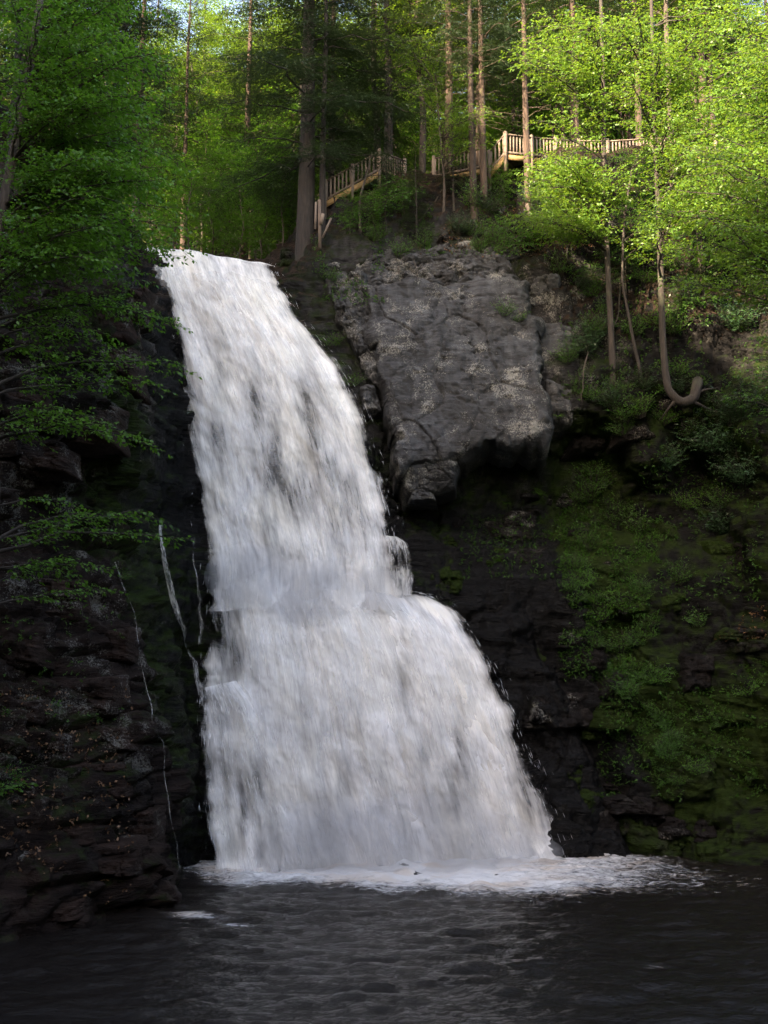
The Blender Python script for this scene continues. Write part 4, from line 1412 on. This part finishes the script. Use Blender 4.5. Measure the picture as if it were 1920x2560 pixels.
for i, (u, y, k, sc) in enumerate([(860, 60, 0, 1.6), (920, 66, 1, 1.9), (1000, 62, 0, 1.6), (1080, 68, 1, 2.1), (1180, 63, 0, 1.7), (1280, 66, 1, 2.0), (1380, 62, 0, 1.6), (1480, 67, 1, 2.0), (1570, 62, 0, 1.6), (1680, 66, 1, 2.0), (1780, 63, 0, 1.7), (1880, 66, 1, 2.0)]):
    spawn('sapling', PU[k], base_at(u, 420, y), i * 2.3, sc, 'sunlit bushy young tree in the wood behind the boardwalk', group='thicket behind the boardwalk')
for i, (u, v, y, pk, sc, lb) in enumerate([
        (1040, 580, 50.0, 'h', 0.24, 'small drooping hemlock on the dark bank below the stair landing'),
        (965, 575, 50.2, 'h', 0.18, 'low feathery hemlock sapling over the grey rock rim'),
        (1135, 500, 50.8, 'h', 0.22, 'feathery young hemlock under the upper stair flight'),
        (875, 560, 50.0, 1, 0.36, 'leafy sapling right under the lower stair railing'),
        (935, 570, 50.0, 0, 0.34, 'leafy sapling under the stair corner post'),
        (1010, 520, 50.8, 1, 0.36, 'bright sapling in front of the stair landing'),
        (1260, 520, 51.0, 1, 0.42, 'small sapling on the brown bank under the boardwalk corner'),
        (1400, 620, 50.0, 0, 0.42, 'sapling on the litter slope between the grey rock and the tall straight trunk'),
        (1470, 560, 50.6, 1, 0.5, 'bushy sapling on the slope touching the tall straight trunk'),
        (1600, 560, 50.8, 0, 0.55, 'sapling on the slope between the slanting tree and the J-footed tree'),
        (1720, 560, 50.4, 1, 0.6, 'sapling on the slope behind the J-footed trunk'),
        (1830, 600, 48.8, 0, 0.6, 'sapling in half shade under the sunlit boughs'),
        (1560, 700, 49.6, 'h', 0.20, 'tiny hemlock in deep shade beside the slanting tree'),
        (1420, 760, 49.3, 'h', 0.18, 'tiny hemlock clinging beside the crack of the grey rock'),
        (1760, 760, 48.6, 'h', 0.24, 'shaded young hemlock beyond the J-footed trunk')]):
    spawn('sapling' if pk != 'h' else 'hemlock_sapling', PH[1] if pk == 'h' else PU[pk], base_at(u, v, y), i * 1.3, sc, lb, group='saplings on the slope', scxy=sc * (1.15 if pk == 'h' else 1.0))
for i, (u, y, pr_, sc, lb) in enumerate([(140, 44, PH[0], 0.9, 'dark hemlock on the cliff top behind the big beech crown'), (290, 47, PH[1], 1.0, 'dark hemlock between the big beech crown and the brink'), (20, 41, PH[1], 1.0, 'dark hemlock at the frame edge behind the big beech crown')]):
    spawn('hemlock_tree', pr_, base_at(u, 500, y), i * 2.1, sc, lb)

# ------------------------------------------------------------------ trees built for their own place
def custom_tree(name, label, trunk_pts, r0, r1, ends, mat, bark, seed, leaf, sub_len=0.9, step=0.24, sag=0.06, spacing=0.07, lvl=2, group=None, extra=(), ext=None):
    """trunk as world points; ends: world end points of leafy boughs, each leaving the trunk where it is nearest (a little lower)"""
    r = np.random.default_rng(seed)
    g, tw = Geo(), []
    base = np.array(trunk_pts[0], float)
    d0 = base - np.array(trunk_pts[1], float)
    trunk_pts = [base + (np.array(ext) if ext else d0 / np.linalg.norm(d0) * 1.3 + np.array([0, 0.9, 0.0]))] + list(trunk_pts)
    P, R = trunk_tube(g, np.array(trunk_pts) - base, r0, r1, 9)
    for lim in extra:
        trunk_tube(g, np.array(lim[0]) - base, lim[1], 0.02, 7, False)
    for e in ends:
        start = None
        if isinstance(e, tuple):
            start, e = e
            start = np.asarray(start, float) - base
        e = np.asarray(e, float) - base
        if start is None:
            hd = np.linalg.norm(P[:, :2] - e[:2], axis=1)
            zt = e[2] - 0.15 * hd.min() + r.normal(0, 0.3)
            i = int(np.clip(np.argmin(np.abs(P[:, 2] - zt)), 2, len(P) - 1))
            start = P[i]
        leafy_branch(g, tw, start, e, float(np.clip(0.012 * np.linalg.norm(e - start), 0.012, 0.07)), r, sag=sag * r.uniform(0.4, 1.6), sub_len=sub_len, step=step, lvl=lvl)
    st, d, ln = twigs_cat(tw)
    V, Fq, ti = leaves_on(st, d, ln, r, spacing, leaf[0], leaf[1], flat=0.55, droop=0.45)
    o = link(name, None, label=label, cat='tree', group=group)
    o.location = Vector(base)
    link('trunk', g.mesh('trunk', bark, True), o)
    link('crown', mesh_np('crown', V, Fq, mat, dict(tint=ti)), o)
    return o


r4 = np.random.default_rng(404)


def cloud(polys, n, y0, y1):
    """random points inside photo regions given as (u0, u1, v0, v1, weight)"""
    w = np.array([p[4] for p in polys], float)
    pk = r4.choice(len(polys), n, p=w / w.sum())
    return [pix(r4.uniform(polys[k][0], polys[k][1]), r4.uniform(polys[k][2], polys[k][3]), r4.uniform(y0, y1)) for k in pk]


# beech whose crown fills the upper corner over the brown wall
tb = pix(-60, 1250, 28.5)
tp = [tb, pix(-40, 900, 28.2), pix(0, 560, 28.0), pix(60, 250, 28.3), pix(110, -60, 28.5), pix(140, -300, 28.5)]
ends = cloud([(0, 380, 0, 250, 3), (60, 400, 200, 420, 2.5), (200, 420, 430, 640, 2.2), (0, 250, 380, 600, 1.6), (0, 380, 560, 720, 1.4), (-200, 200, -250, 100, 1.2), (200, 420, -200, 60, 1.2)], 150, 25.5, 31.5)
ends += [pix(448, 612, 29.5), pix(440, 520, 29.5), pix(425, 640, 29), pix(440, 400, 29.5), pix(410, 250, 29.5)]
custom_tree('beech_tree', 'large bright green beech whose crown hangs over the upper brown cliff', tp, 0.24, 0.06, ends, M_BEECH, M_BARK2, 31, (0.14, 0.082), sub_len=0.85, step=0.24)

# young beech lower down: long flat sprays reaching over the falls' flank
tb = pix(-60, 1560, 28.2)
tp = [tb, pix(-50, 1180, 28.0), pix(-40, 1000, 27.8), pix(-20, 800, 27.8), pix(20, 640, 28)]
ends = [pix(438, 812, 29.0), pix(415, 800, 29.4), pix(452, 925, 29.0), pix(385, 965, 28.6), pix(368, 1112, 28.4), pix(330, 1085, 28.8), pix(290, 770, 28.2), pix(300, 880, 28.5), pix(200, 730, 28),
        pix(250, 830, 27.6), pix(150, 1020, 27.6), pix(230, 1060, 27.8), pix(120, 880, 27.4), pix(-60, 900, 27), pix(-80, 1080, 27)]
custom_tree('beech_tree', 'slender young beech with long flat leafy sprays reaching across the brown cliff to the fall', tp, 0.09, 0.03, ends, M_BEECH, M_BARK, 32, (0.13, 0.078), sub_len=0.62, step=0.16, sag=0.10)
tb = pix(-60, 1900, 27.5)
tp = [tb, pix(-40, 1600, 27.4), pix(-10, 1350, 27.4), pix(0, 1200, 27.5)]
ends = [pix(440, 1345, 28.6), pix(395, 1300, 28.8), pix(330, 1300, 28.4), pix(270, 1475, 28.0), pix(250, 1420, 27.8), pix(160, 1400, 27.6), pix(180, 1260, 27.8), pix(60, 1350, 27.2), pix(210, 1455, 28.2), pix(40, 1960, 27.0)]
custom_tree('beech_sapling', 'leafy sapling low on the brown wall with a branch tip touching the small rivulet', tp, 0.08, 0.025, ends, M_BEECH, M_BARK, 33, (0.13, 0.078), sub_len=0.55, step=0.16, sag=0.08)

# tall straight tree in front of the boardwalk
h0, _ = hit(1532, 945)
y = h0[1] - 0.1
tp = [h0, pix(1526, 800, y), pix(1516, 600, y), pix(1510, 400, y), pix(1508, 200, y), pix(1500, -50, y + 0.2), pix(1490, -300, y + 0.3)]
ends = cloud([(1330, 1560, 380, 500, 2.6), (1300, 1450, 420, 560, 1.5), (1320, 1640, 0, 260, 3.0), (1250, 1500, 60, 330, 1.5)], 80, y - 3.4, y + 1.2)
custom_tree('slender_tree', 'tall straight pale-trunked tree rising from the mid slope across the boardwalk railing', tp, 0.17, 0.06, ends, M_MAPLE, M_BARK, 41, (0.15, 0.088), sub_len=0.85, step=0.26)

# tree with the J-shaped foot
h1, _ = hit(1745, 940)
y = h1[1] - 0.3
tp = [pix(1744, 955, y + 0.2), pix(1734, 994, y - 0.1), pix(1702, 1004, y - 0.2), pix(1670, 968, y - 0.2), pix(1657, 850, y - 0.1), pix(1650, 620, y), pix(1640, 400, y), pix(1632, 150, y), pix(1625, -100, y), pix(1615, -300, y)]
ends = cloud([(1480, 1920, 0, 330, 4), (1620, 1920, 300, 560, 2.0), (1560, 1760, 420, 560, 1.0)], 60, y - 5.5, y + 0.5)
custom_tree('crooked_tree', 'brown tree whose foot curls up in a J shape before the trunk rises', tp, 0.25, 0.05, ends, M_MAPLE, M_BARK, 42, (0.15, 0.088), sub_len=0.9, step=0.26,
            extra=[([pix(1722, 1000, y - 0.2), pix(1750, 1012, y), pix(1785, 1030, y + 0.4)], 0.10), ([pix(1690, 1000, y - 0.2), pix(1672, 1020, y - 0.1), pix(1650, 1050, y + 0.4)], 0.09), ([pix(1736, 985, y - 0.1), pix(1760, 975, y), pix(1790, 970, y + 0.5)], 0.08)], ext=(0.35, 1.2, 0.1))

# slanting thin tree between them
h2, _ = hit(1602, 940)
y = h2[1] - 0.1
tp = [h2, pix(1585, 860, y), pix(1568, 770, y), pix(1556, 700, y), pix(1560, 560, y + 0.2), pix(1580, 420, y + 0.4)]
ends = cloud([(1450, 1640, 420, 640, 1.0), (1560, 1700, 330, 460, 0.8)], 12, y - 1.8, y + 0.8)
custom_tree('slanting_tree', 'thin slanting tree between the tall straight trunk and the J-footed tree', tp, 0.09, 0.04, ends, M_MAPLE, M_BARK, 43, (0.12, 0.07), sub_len=0.75, step=0.24)

# trees at the edge of the frame: boughs in the sun
tb = ground(17.5, 40.0)
tp = [tb, tb + [0.2, -0.3, 6], tb + [-0.2, -0.6, 12], tb + [-0.6, -1.0, 20], tb + [-1.0, -1.2, 28]]
ends = cloud([(1700, 1940, 330, 520, 2.2), (1720, 1940, 500, 640, 2.6), (1700, 1930, 560, 720, 2.2), (1780, 1960, 0, 330, 3.0), (1700, 1900, 150, 420, 1.5)], 74, 34.5, 40.0)
ends += [pix(1690, 700, 36.5), pix(1720, 705, 36.5), pix(1600, 540, 38), pix(1660, 470, 38), pix(1585, 520, 38)]
custom_tree('sunlit_tree', 'tree outside the frame edge with sunlit yellow-green boughs reaching in', tp, 0.26, 0.06, ends, M_MAPLE, M_BARK, 44, (0.15, 0.088), sub_len=0.8, step=0.26)
tb = ground(18.5, 41.0)
tp = [tb, tb + [0.0, -0.4, 4], tb + [-0.3, -0.8, 8], tb + [-0.5, -1.0, 11]]
ends = cloud([(1800, 1960, 880, 1010, 1.6), (1860, 1960, 780, 960, 1.0)], 9, 35.5, 38.0)
custom_tree('shaded_sapling', 'dull green sapling boughs at the frame edge below the sunlit tree', tp, 0.10, 0.04, ends, M_SHRUB, M_BARK, 45, (0.115, 0.066), sub_len=0.7, step=0.26)

# leaf curtain before the stairs and the slope under the boardwalk
y = 50.0
for (u, v, yy, ht, ul, lb, cl, n, sd_) in [
        (1110, 560, 50.4, 330, 1090, 'light green leafy tree screening the stairs between the dark trunks', [(1000, 1280, 120, 300, 2), (1020, 1260, 280, 360, 1.4), (960, 1100, 60, 240, 1)], 30, 51),
        (1420, 640, 50.0, 250, 1400, 'bushy green tree on the bank below the boardwalk', [(1290, 1500, 420, 560, 2)], 18, 52),
        (1560, 660, 49.6, 130, 1560, 'shaded leafy tree with wide low sprays at the foot of the tall straight trunk', [(1430, 1690, 520, 680, 2)], 20, 54),
        (1750, 720, 48.8, 140, 1740, 'shaded leafy tree with low sprays beside the J-footed trunk', [(1640, 1900, 600, 830, 2)], 22, 55),
        (1330, 650, 49.8, 110, 1310, 'shaded leafy tree spreading over the upper rim of the grey rock', [(1210, 1420, 530, 650, 2)], 16, 56),
        (900, 560, 50.2, 170, 930, 'low leafy tree on the dark bank under the first stair flight', [(840, 1010, 470, 560, 2), (960, 1050, 440, 540, 1)], 16, 53)]:
    b = base_at(u, v, yy)
    tp = [b, pix(u, v - ht * 0.35, yy), pix((u + ul) / 2, v - ht * 0.7, yy), pix(ul, v - ht * 1.05, yy)]
    custom_tree('leafy_tree', lb, tp, 0.10, 0.03, cloud(cl, n, yy - 2.4, yy + 0.6), M_MAPLE if sd_ < 53 else M_SHRUB, M_BARK2, sd_, (0.12, 0.07), sub_len=0.8, step=0.24)

# ------------------------------------------------------------------ shrubs and ferns on the rocks
def shrub_proto(seed, R, H, nst, leaf, mat, spacing=0.07, sub=0.5, droop=0.2):
    r = np.random.default_rng(seed)
    g, tw = Geo(), []
    for i in range(nst):
        az = i * 2.4 + r.uniform(-0.4, 0.4)
        rr = R * math.sqrt((i + 0.5) / nst)
        e = np.array([rr * math.cos(az), rr * math.sin(az), H * (1.05 - 0.55 * (rr / R) ** 2) * r.uniform(0.75, 1.1)])
        s_ = np.array([0.15 * e[0], 0.15 * e[1], -0.25])
        leafy_branch(g, tw, s_, e, 0.014, r, sag=0.12, sub_len=sub, step=0.16, lvl=1)
    st, d, ln = twigs_cat(tw)
    V, Fq, ti = leaves_on(st, d, ln, r, spacing, leaf[0], leaf[1], flat=0.45, droop=droop)
    return dict(stem=g.mesh('stem', M_BARK, True), foliage=mesh_np('foliage', V, Fq, mat, dict(tint=ti)))


PS = [shrub_proto(501, 0.9, 0.9, 26, (0.095, 0.055), M_SHRUB), shrub_proto(502, 0.7, 1.1, 22, (0.085, 0.05), M_SHRUB), shrub_proto(503, 1.0, 0.6, 26, (0.09, 0.055), M_BEECH)]
PR = [shrub_proto(511, 1.3, 1.6, 34, (0.15, 0.042), M_RHOD, spacing=0.05, sub=0.55, droop=0.5), shrub_proto(512, 1.1, 1.3, 28, (0.15, 0.042), M_RHOD, spacing=0.05, sub=0.5, droop=0.5)]


def fern_proto(seed):
    r = np.random.default_rng(seed)
    tw = []
    g = Geo()
    for i in range(9):
        az = i * 2 * math.pi / 9 + r.uniform(-0.2, 0.2)
        t = np.linspace(0, 1, 7)
        Lf = r.uniform(0.5, 0.75)
        B = np.stack([math.cos(az) * Lf * t, math.sin(az) * Lf * t, Lf * (0.95 * t - 0.75 * t * t)], 1)
        g.tube(B, np.linspace(0.006, 0.002, 7), 3)
        st, d, ln = fan(B, None, Lf, r, 26, 0.14, 1.25, 0.1, 0.03)
        tw.append((st, d, ln))
    st, d, ln = twigs_cat(tw)
    V, Fq, ti = leaves_on(st, d, ln, r, 0.03, 0.05, 0.022, ang=1.1, flat=0.2)
    return dict(stem=g.mesh('stem', M_FERN, True), foliage=mesh_np('foliage', V, Fq, M_FERN, dict(tint=ti)))


PFERN = fern_proto(521)


def place(name, pr_, u, v, sc, label, cat, group, lean=0.5, rotz=None):
    p, n = hit(u, v)
    if p is None:
        return
    d = unit(np.array([0, 0, 1.0]) + lean * n)
    e = link(name, None, label=label, cat=cat, group=group)
    e.location = Vector(p)
    q = Vector((0, 0, 1)).rotation_difference(Vector(d)) @ Matrix.Rotation(rotz if rotz is not None else random.uniform(0, 6.28), 3, 'Z').to_quaternion()
    e.rotation_mode = 'QUATERNION'
    e.rotation_quaternion = q
    e.scale = (sc, sc, sc)
    for k in ('stem', 'foliage'):
        link(k, pr_[k], e)
    return e


sh = [  # u, v, scale, proto, label
    (1480, 1230, 1.35, PS[0], 'dull green shrub hanging under the overhang beside the dark hollow'),
    (1540, 1310, 1.2, PS[1], 'shrub clinging to the corner of the hollow above pale ledges'),
    (1500, 1540, 1.25, PS[2], 'bright flat-topped shrub on the mossy corner beyond the lower fall'),
    (1560, 1520, 1.0, PS[2], 'small bright shrub touching the flat-topped one on the mossy corner'),
    (1560, 1620, 0.9, PS[0], 'green tuft below the flat-topped shrub on the mossy rib'),
    (1470, 1370, 0.9, PS[1], 'shrub growing between pale broken ledges under the overhang'),
    (1440, 1420, 0.8, PS[0], 'small shrub at the shaded edge of the broken ledges'),
    (1600, 1030, 1.1, PS[2], 'spreading green shrub below the foot of the slanting tree'),
    (1660, 1050, 1.0, PS[2], 'leafy shrub under the J-shaped tree foot'),
    (1560, 1080, 0.9, PS[0], 'shrub above the lip of the deep hollow'),
    (1420, 900, 0.9, PS[0], 'shrub against the side of the grey rock face, half way down'),
    (1450, 990, 0.9, PS[1], 'dark shrub just outside the lower edge of the grey rock face'),
    (1260, 785, 0.7, PS[0], 'little fresh green shrub rooted in a crack high on the grey rock'),
    (1300, 800, 0.55, PS[2], 'tiny fern-like shrub beside the crack shrub on the grey rock'),
    (1000, 640, 0.9, PS[0], 'dark green shrub at the upper rim of the grey rock face'),
    (1060, 620, 0.9, PS[1], 'shrub on the rim next to a pale stem above the grey rock'),
    (940, 600, 0.9, PS[0], 'shrub on the dark bank between the brink and the grey rock'),
    (830, 700, 0.55, PS[0], 'mossy little shrub on the shoulder right beside the upper fall'),
    (830, 860, 0.8, PS[2], 'yellowish moss cushion plant on the rock flanking the upper fall'),
    (880, 960, 0.75, PS[2], 'lower moss cushion plant near the spray of the upper fall'),
    (1330, 600, 1.0, PS[0], 'green shrub on the litter slope above the grey rock, beside the pair of trunks'),
    (1400, 680, 0.9, PS[1], 'thin shrub on the brown slope beyond the top of the grey rock'),
    (1230, 600, 0.7, PS[0], 'low shrub at the roots of the pair of dark trunks'),
    (1650, 640, 1.0, PS[0], 'shaded shrub beside the middle of the J-footed trunk'),
    (1480, 720, 0.9, PS[1], 'shrub on the slope just before the tall straight trunk'),
    (1780, 1240, 1.0, PS[1], 'small upright shrub under the large rhododendron'),
    (1700, 1450, 0.9, PS[0], 'dim shrub in the dark recess of the mossy wall'),
    (1640, 1700, 0.8, PS[2], 'mossy tuft half way down the slanting rib'),
    (1750, 1560, 0.8, PS[0], 'small plant beside the brown ledge in the dark wall'),
    (1870, 1730, 0.8, PS[2], 'green tuft on the mossy boulder near the frame edge'),
    (860, 480, 1.0, PS[0], 'green shrub crowding the foot of the stair railing'),
    (300, 1440, 0.5, PS[2], 'small spray of leaves on the lower brown cliff'),
    (20, 1960, 0.7, PS[2], 'bright little shrub at the frame edge on the lower brown ledges'),
]
for (u, v, sc, pr_, lb) in sh:
    place('shrub', pr_, u, v, sc, lb, 'shrub', 'shrubs on the rocks')
place('shrub', PS[0], 1752, 965, 0.6, 'shrub growing against the curled foot of the J-shaped tree', 'shrub', 'shrubs on the rocks')
ru = np.random.default_rng(909)
for i in range(64):
    u, v = ru.uniform(1400, 1900), ru.uniform(600, 1330)
    if i % 4 == 0:
        u, v = ru.uniform(960, 1420), ru.uniform(480, 640)
    if 1380 < u < 1440 and v > 660:
        u += 70
    place('shrub', PS[i % 3] if i % 5 else PR[1], u, v, float(ru.uniform(0.6, 1.15)), ('glossy dark shrub' if i % 5 == 0 else ('tall leafy shrub', 'flat spreading shrub', 'rounded green shrub')[i % 3]) + ' in the undergrowth ' + ('above the grey rock rim' if u < 1420 and v < 650 else 'below the boardwalk slope' if v < 720 else 'around the slope trees' if v < 960 else 'under the J-footed tree' if v < 1140 else 'on the dark wall under the overhang') + (' at frame edge' if u > 1750 else ''), 'shrub', 'undergrowth of the shaded slope')
for i in range(44):
    v = ru.uniform(1450, 1960)
    u = 1480 + (v - 1450) * 0.45 + ru.normal(0, 60)
    place('shrub', PS[2] if i % 2 else PS[0], u, v, float(ru.uniform(0.35, 0.75)), 'small mossy plant on the slanting rib of the mossy wall', 'shrub', 'plants on the mossy rib', lean=0.8)
for (u, v, sc, lb) in [(1790, 1120, 1.2, 'large dark rhododendron spreading under the shaded sapling boughs'), (1860, 1200, 1.15, 'rhododendron lower down at the frame edge'), (1850, 1050, 1.1, 'rhododendron top bush just below the dull sapling boughs'),
                       (1800, 1330, 0.9, 'lowest dim rhododendron in the dark recess'), (1660, 1170, 0.8, 'small rhododendron at the mouth of the deep hollow'), (1720, 760, 0.9, 'shaded rhododendron beside the J-footed trunk'), (1840, 820, 1.0, 'rhododendron in shade beneath the sunlit boughs')]:
    place('rhododendron', PR[int(u) % 2], u, v, sc, lb, 'shrub', 'rhododendrons', lean=0.6)
for (u, v, sc, lb) in [(1345, 1235, 0.75, 'upright bright fern beside the white rock under the overhang'), (1262, 1260, 0.6, 'small fern in the shadow below the grey rock'), (1400, 1300, 0.6, 'fern on the broken ledges under the overhang'), (1530, 1480, 0.6, 'fern at the top of the flat-topped shrub'), (1395, 1040, 0.5, 'fern tucked against the edge of the grey rock')]:
    place('fern', PFERN, u, v, sc, lb, 'fern', 'ferns on the ledges', lean=0.7)


# ground cover too fine to count: moss sprigs, fallen leaves
def scatter(name, regions, n, size, mat, label, seed, kk=5):
    r = np.random.default_rng(seed)
    st, di, ln = [], [], []
    w = np.array([q[4] for q in regions], float)
    for k in r.choice(len(regions), n, p=w / w.sum()):
        u0, u1, v0, v1, _ = regions[k]
        u, v = r.uniform(u0, u1), r.uniform(v0, v1)
        cl = vnoise(np.array([[u / 60.0, v / 60.0, seed]]), 3)[0]
        if cl < -0.15:
            continue
        p, nn = hit(u, v)
        if p is None or p[1] > 60:
            continue
        st.append(p + nn * 0.02)
        di.append(unit(nn * 0.8 + r.normal(0, 0.5, 3) + [0, 0, 0.2]))
        ln.append(size * kk * 0.35)
    V, Fq, ti = leaves_on(np.array(st), np.array(di), np.array(ln), r, size * 0.3, size, size * 0.6, flat=0.6)
    return link(name, mesh_np(name, V, Fq, mat, dict(tint=ti)), kind='stuff', label=label)


scatter('ground_cover', [(1400, 1650, 1250, 1700, 4), (1500, 1920, 1600, 2000, 3), (1150, 1420, 1290, 1450, 0.8), (1600, 1900, 1000, 1500, 2), (1400, 1900, 560, 1000, 2.0), (780, 960, 560, 760, 1), (1000, 1420, 440, 640, 1.4), (0, 300, 1500, 1800, 0.3), (0, 330, 620, 760, 0.6)],
        11000, 0.085, M_SHRUB, 'patchy moss sprigs and seedlings growing on the rock walls', 7)
scatter('leaf_litter', [(1250, 1900, 420, 640, 4), (1050, 1500, 560, 640, 1), (0, 330, 1720, 2250, 1.2), (1780, 1920, 1500, 1600, 0.4)],
        3500, 0.10, M_DEAD, 'brown fallen leaves lying on the slope and ledges', 8, kk=2)
# bare fallen sticks on the bank
stick_labels = ['pale bare stick hanging down over the rim of the grey rock', 'second bare stick on the rim of the grey rock, nearer the fall', 'grey fallen branch lying down the dark bank below the stairs', 'bent bare branch dangling beside the tall straight trunk', 'twisted bare stem on the rock below the tall straight trunk', 'short pale snag poking out beneath the J-shaped tree foot']
stick_paths = [[(1035, 650), (1045, 700)], [(998, 665), (1000, 705)], [(1150, 420), (1090, 500), (1040, 560)], [(1550, 700), (1545, 800), (1520, 850)], [(1470, 880), (1458, 940), (1455, 1005)], [(1703, 1060), (1720, 1085)]]
for lb, pa in zip(stick_labels, stick_paths):
    g = Geo()
    pts = []
    for (u, v) in pa:
        p, nn = hit(u, v)
        pts.append(p - pixdir(u, v) * 0.35)
    pts = np.array(pts)
    t = np.linspace(0, 1, 9)
    P = np.stack([np.interp(t, np.linspace(0, 1, len(pts)), pts[:, c]) for c in range(3)], 1)
    P[1:-1] += r4.normal(0, 0.03, (7, 3))
    g.tube(P, np.linspace(0.035, 0.015, 9), 5)
    link('bare_branch', g.mesh('bare_branch', M_BARK2, True), label=lb, cat='branch', group='bare sticks')
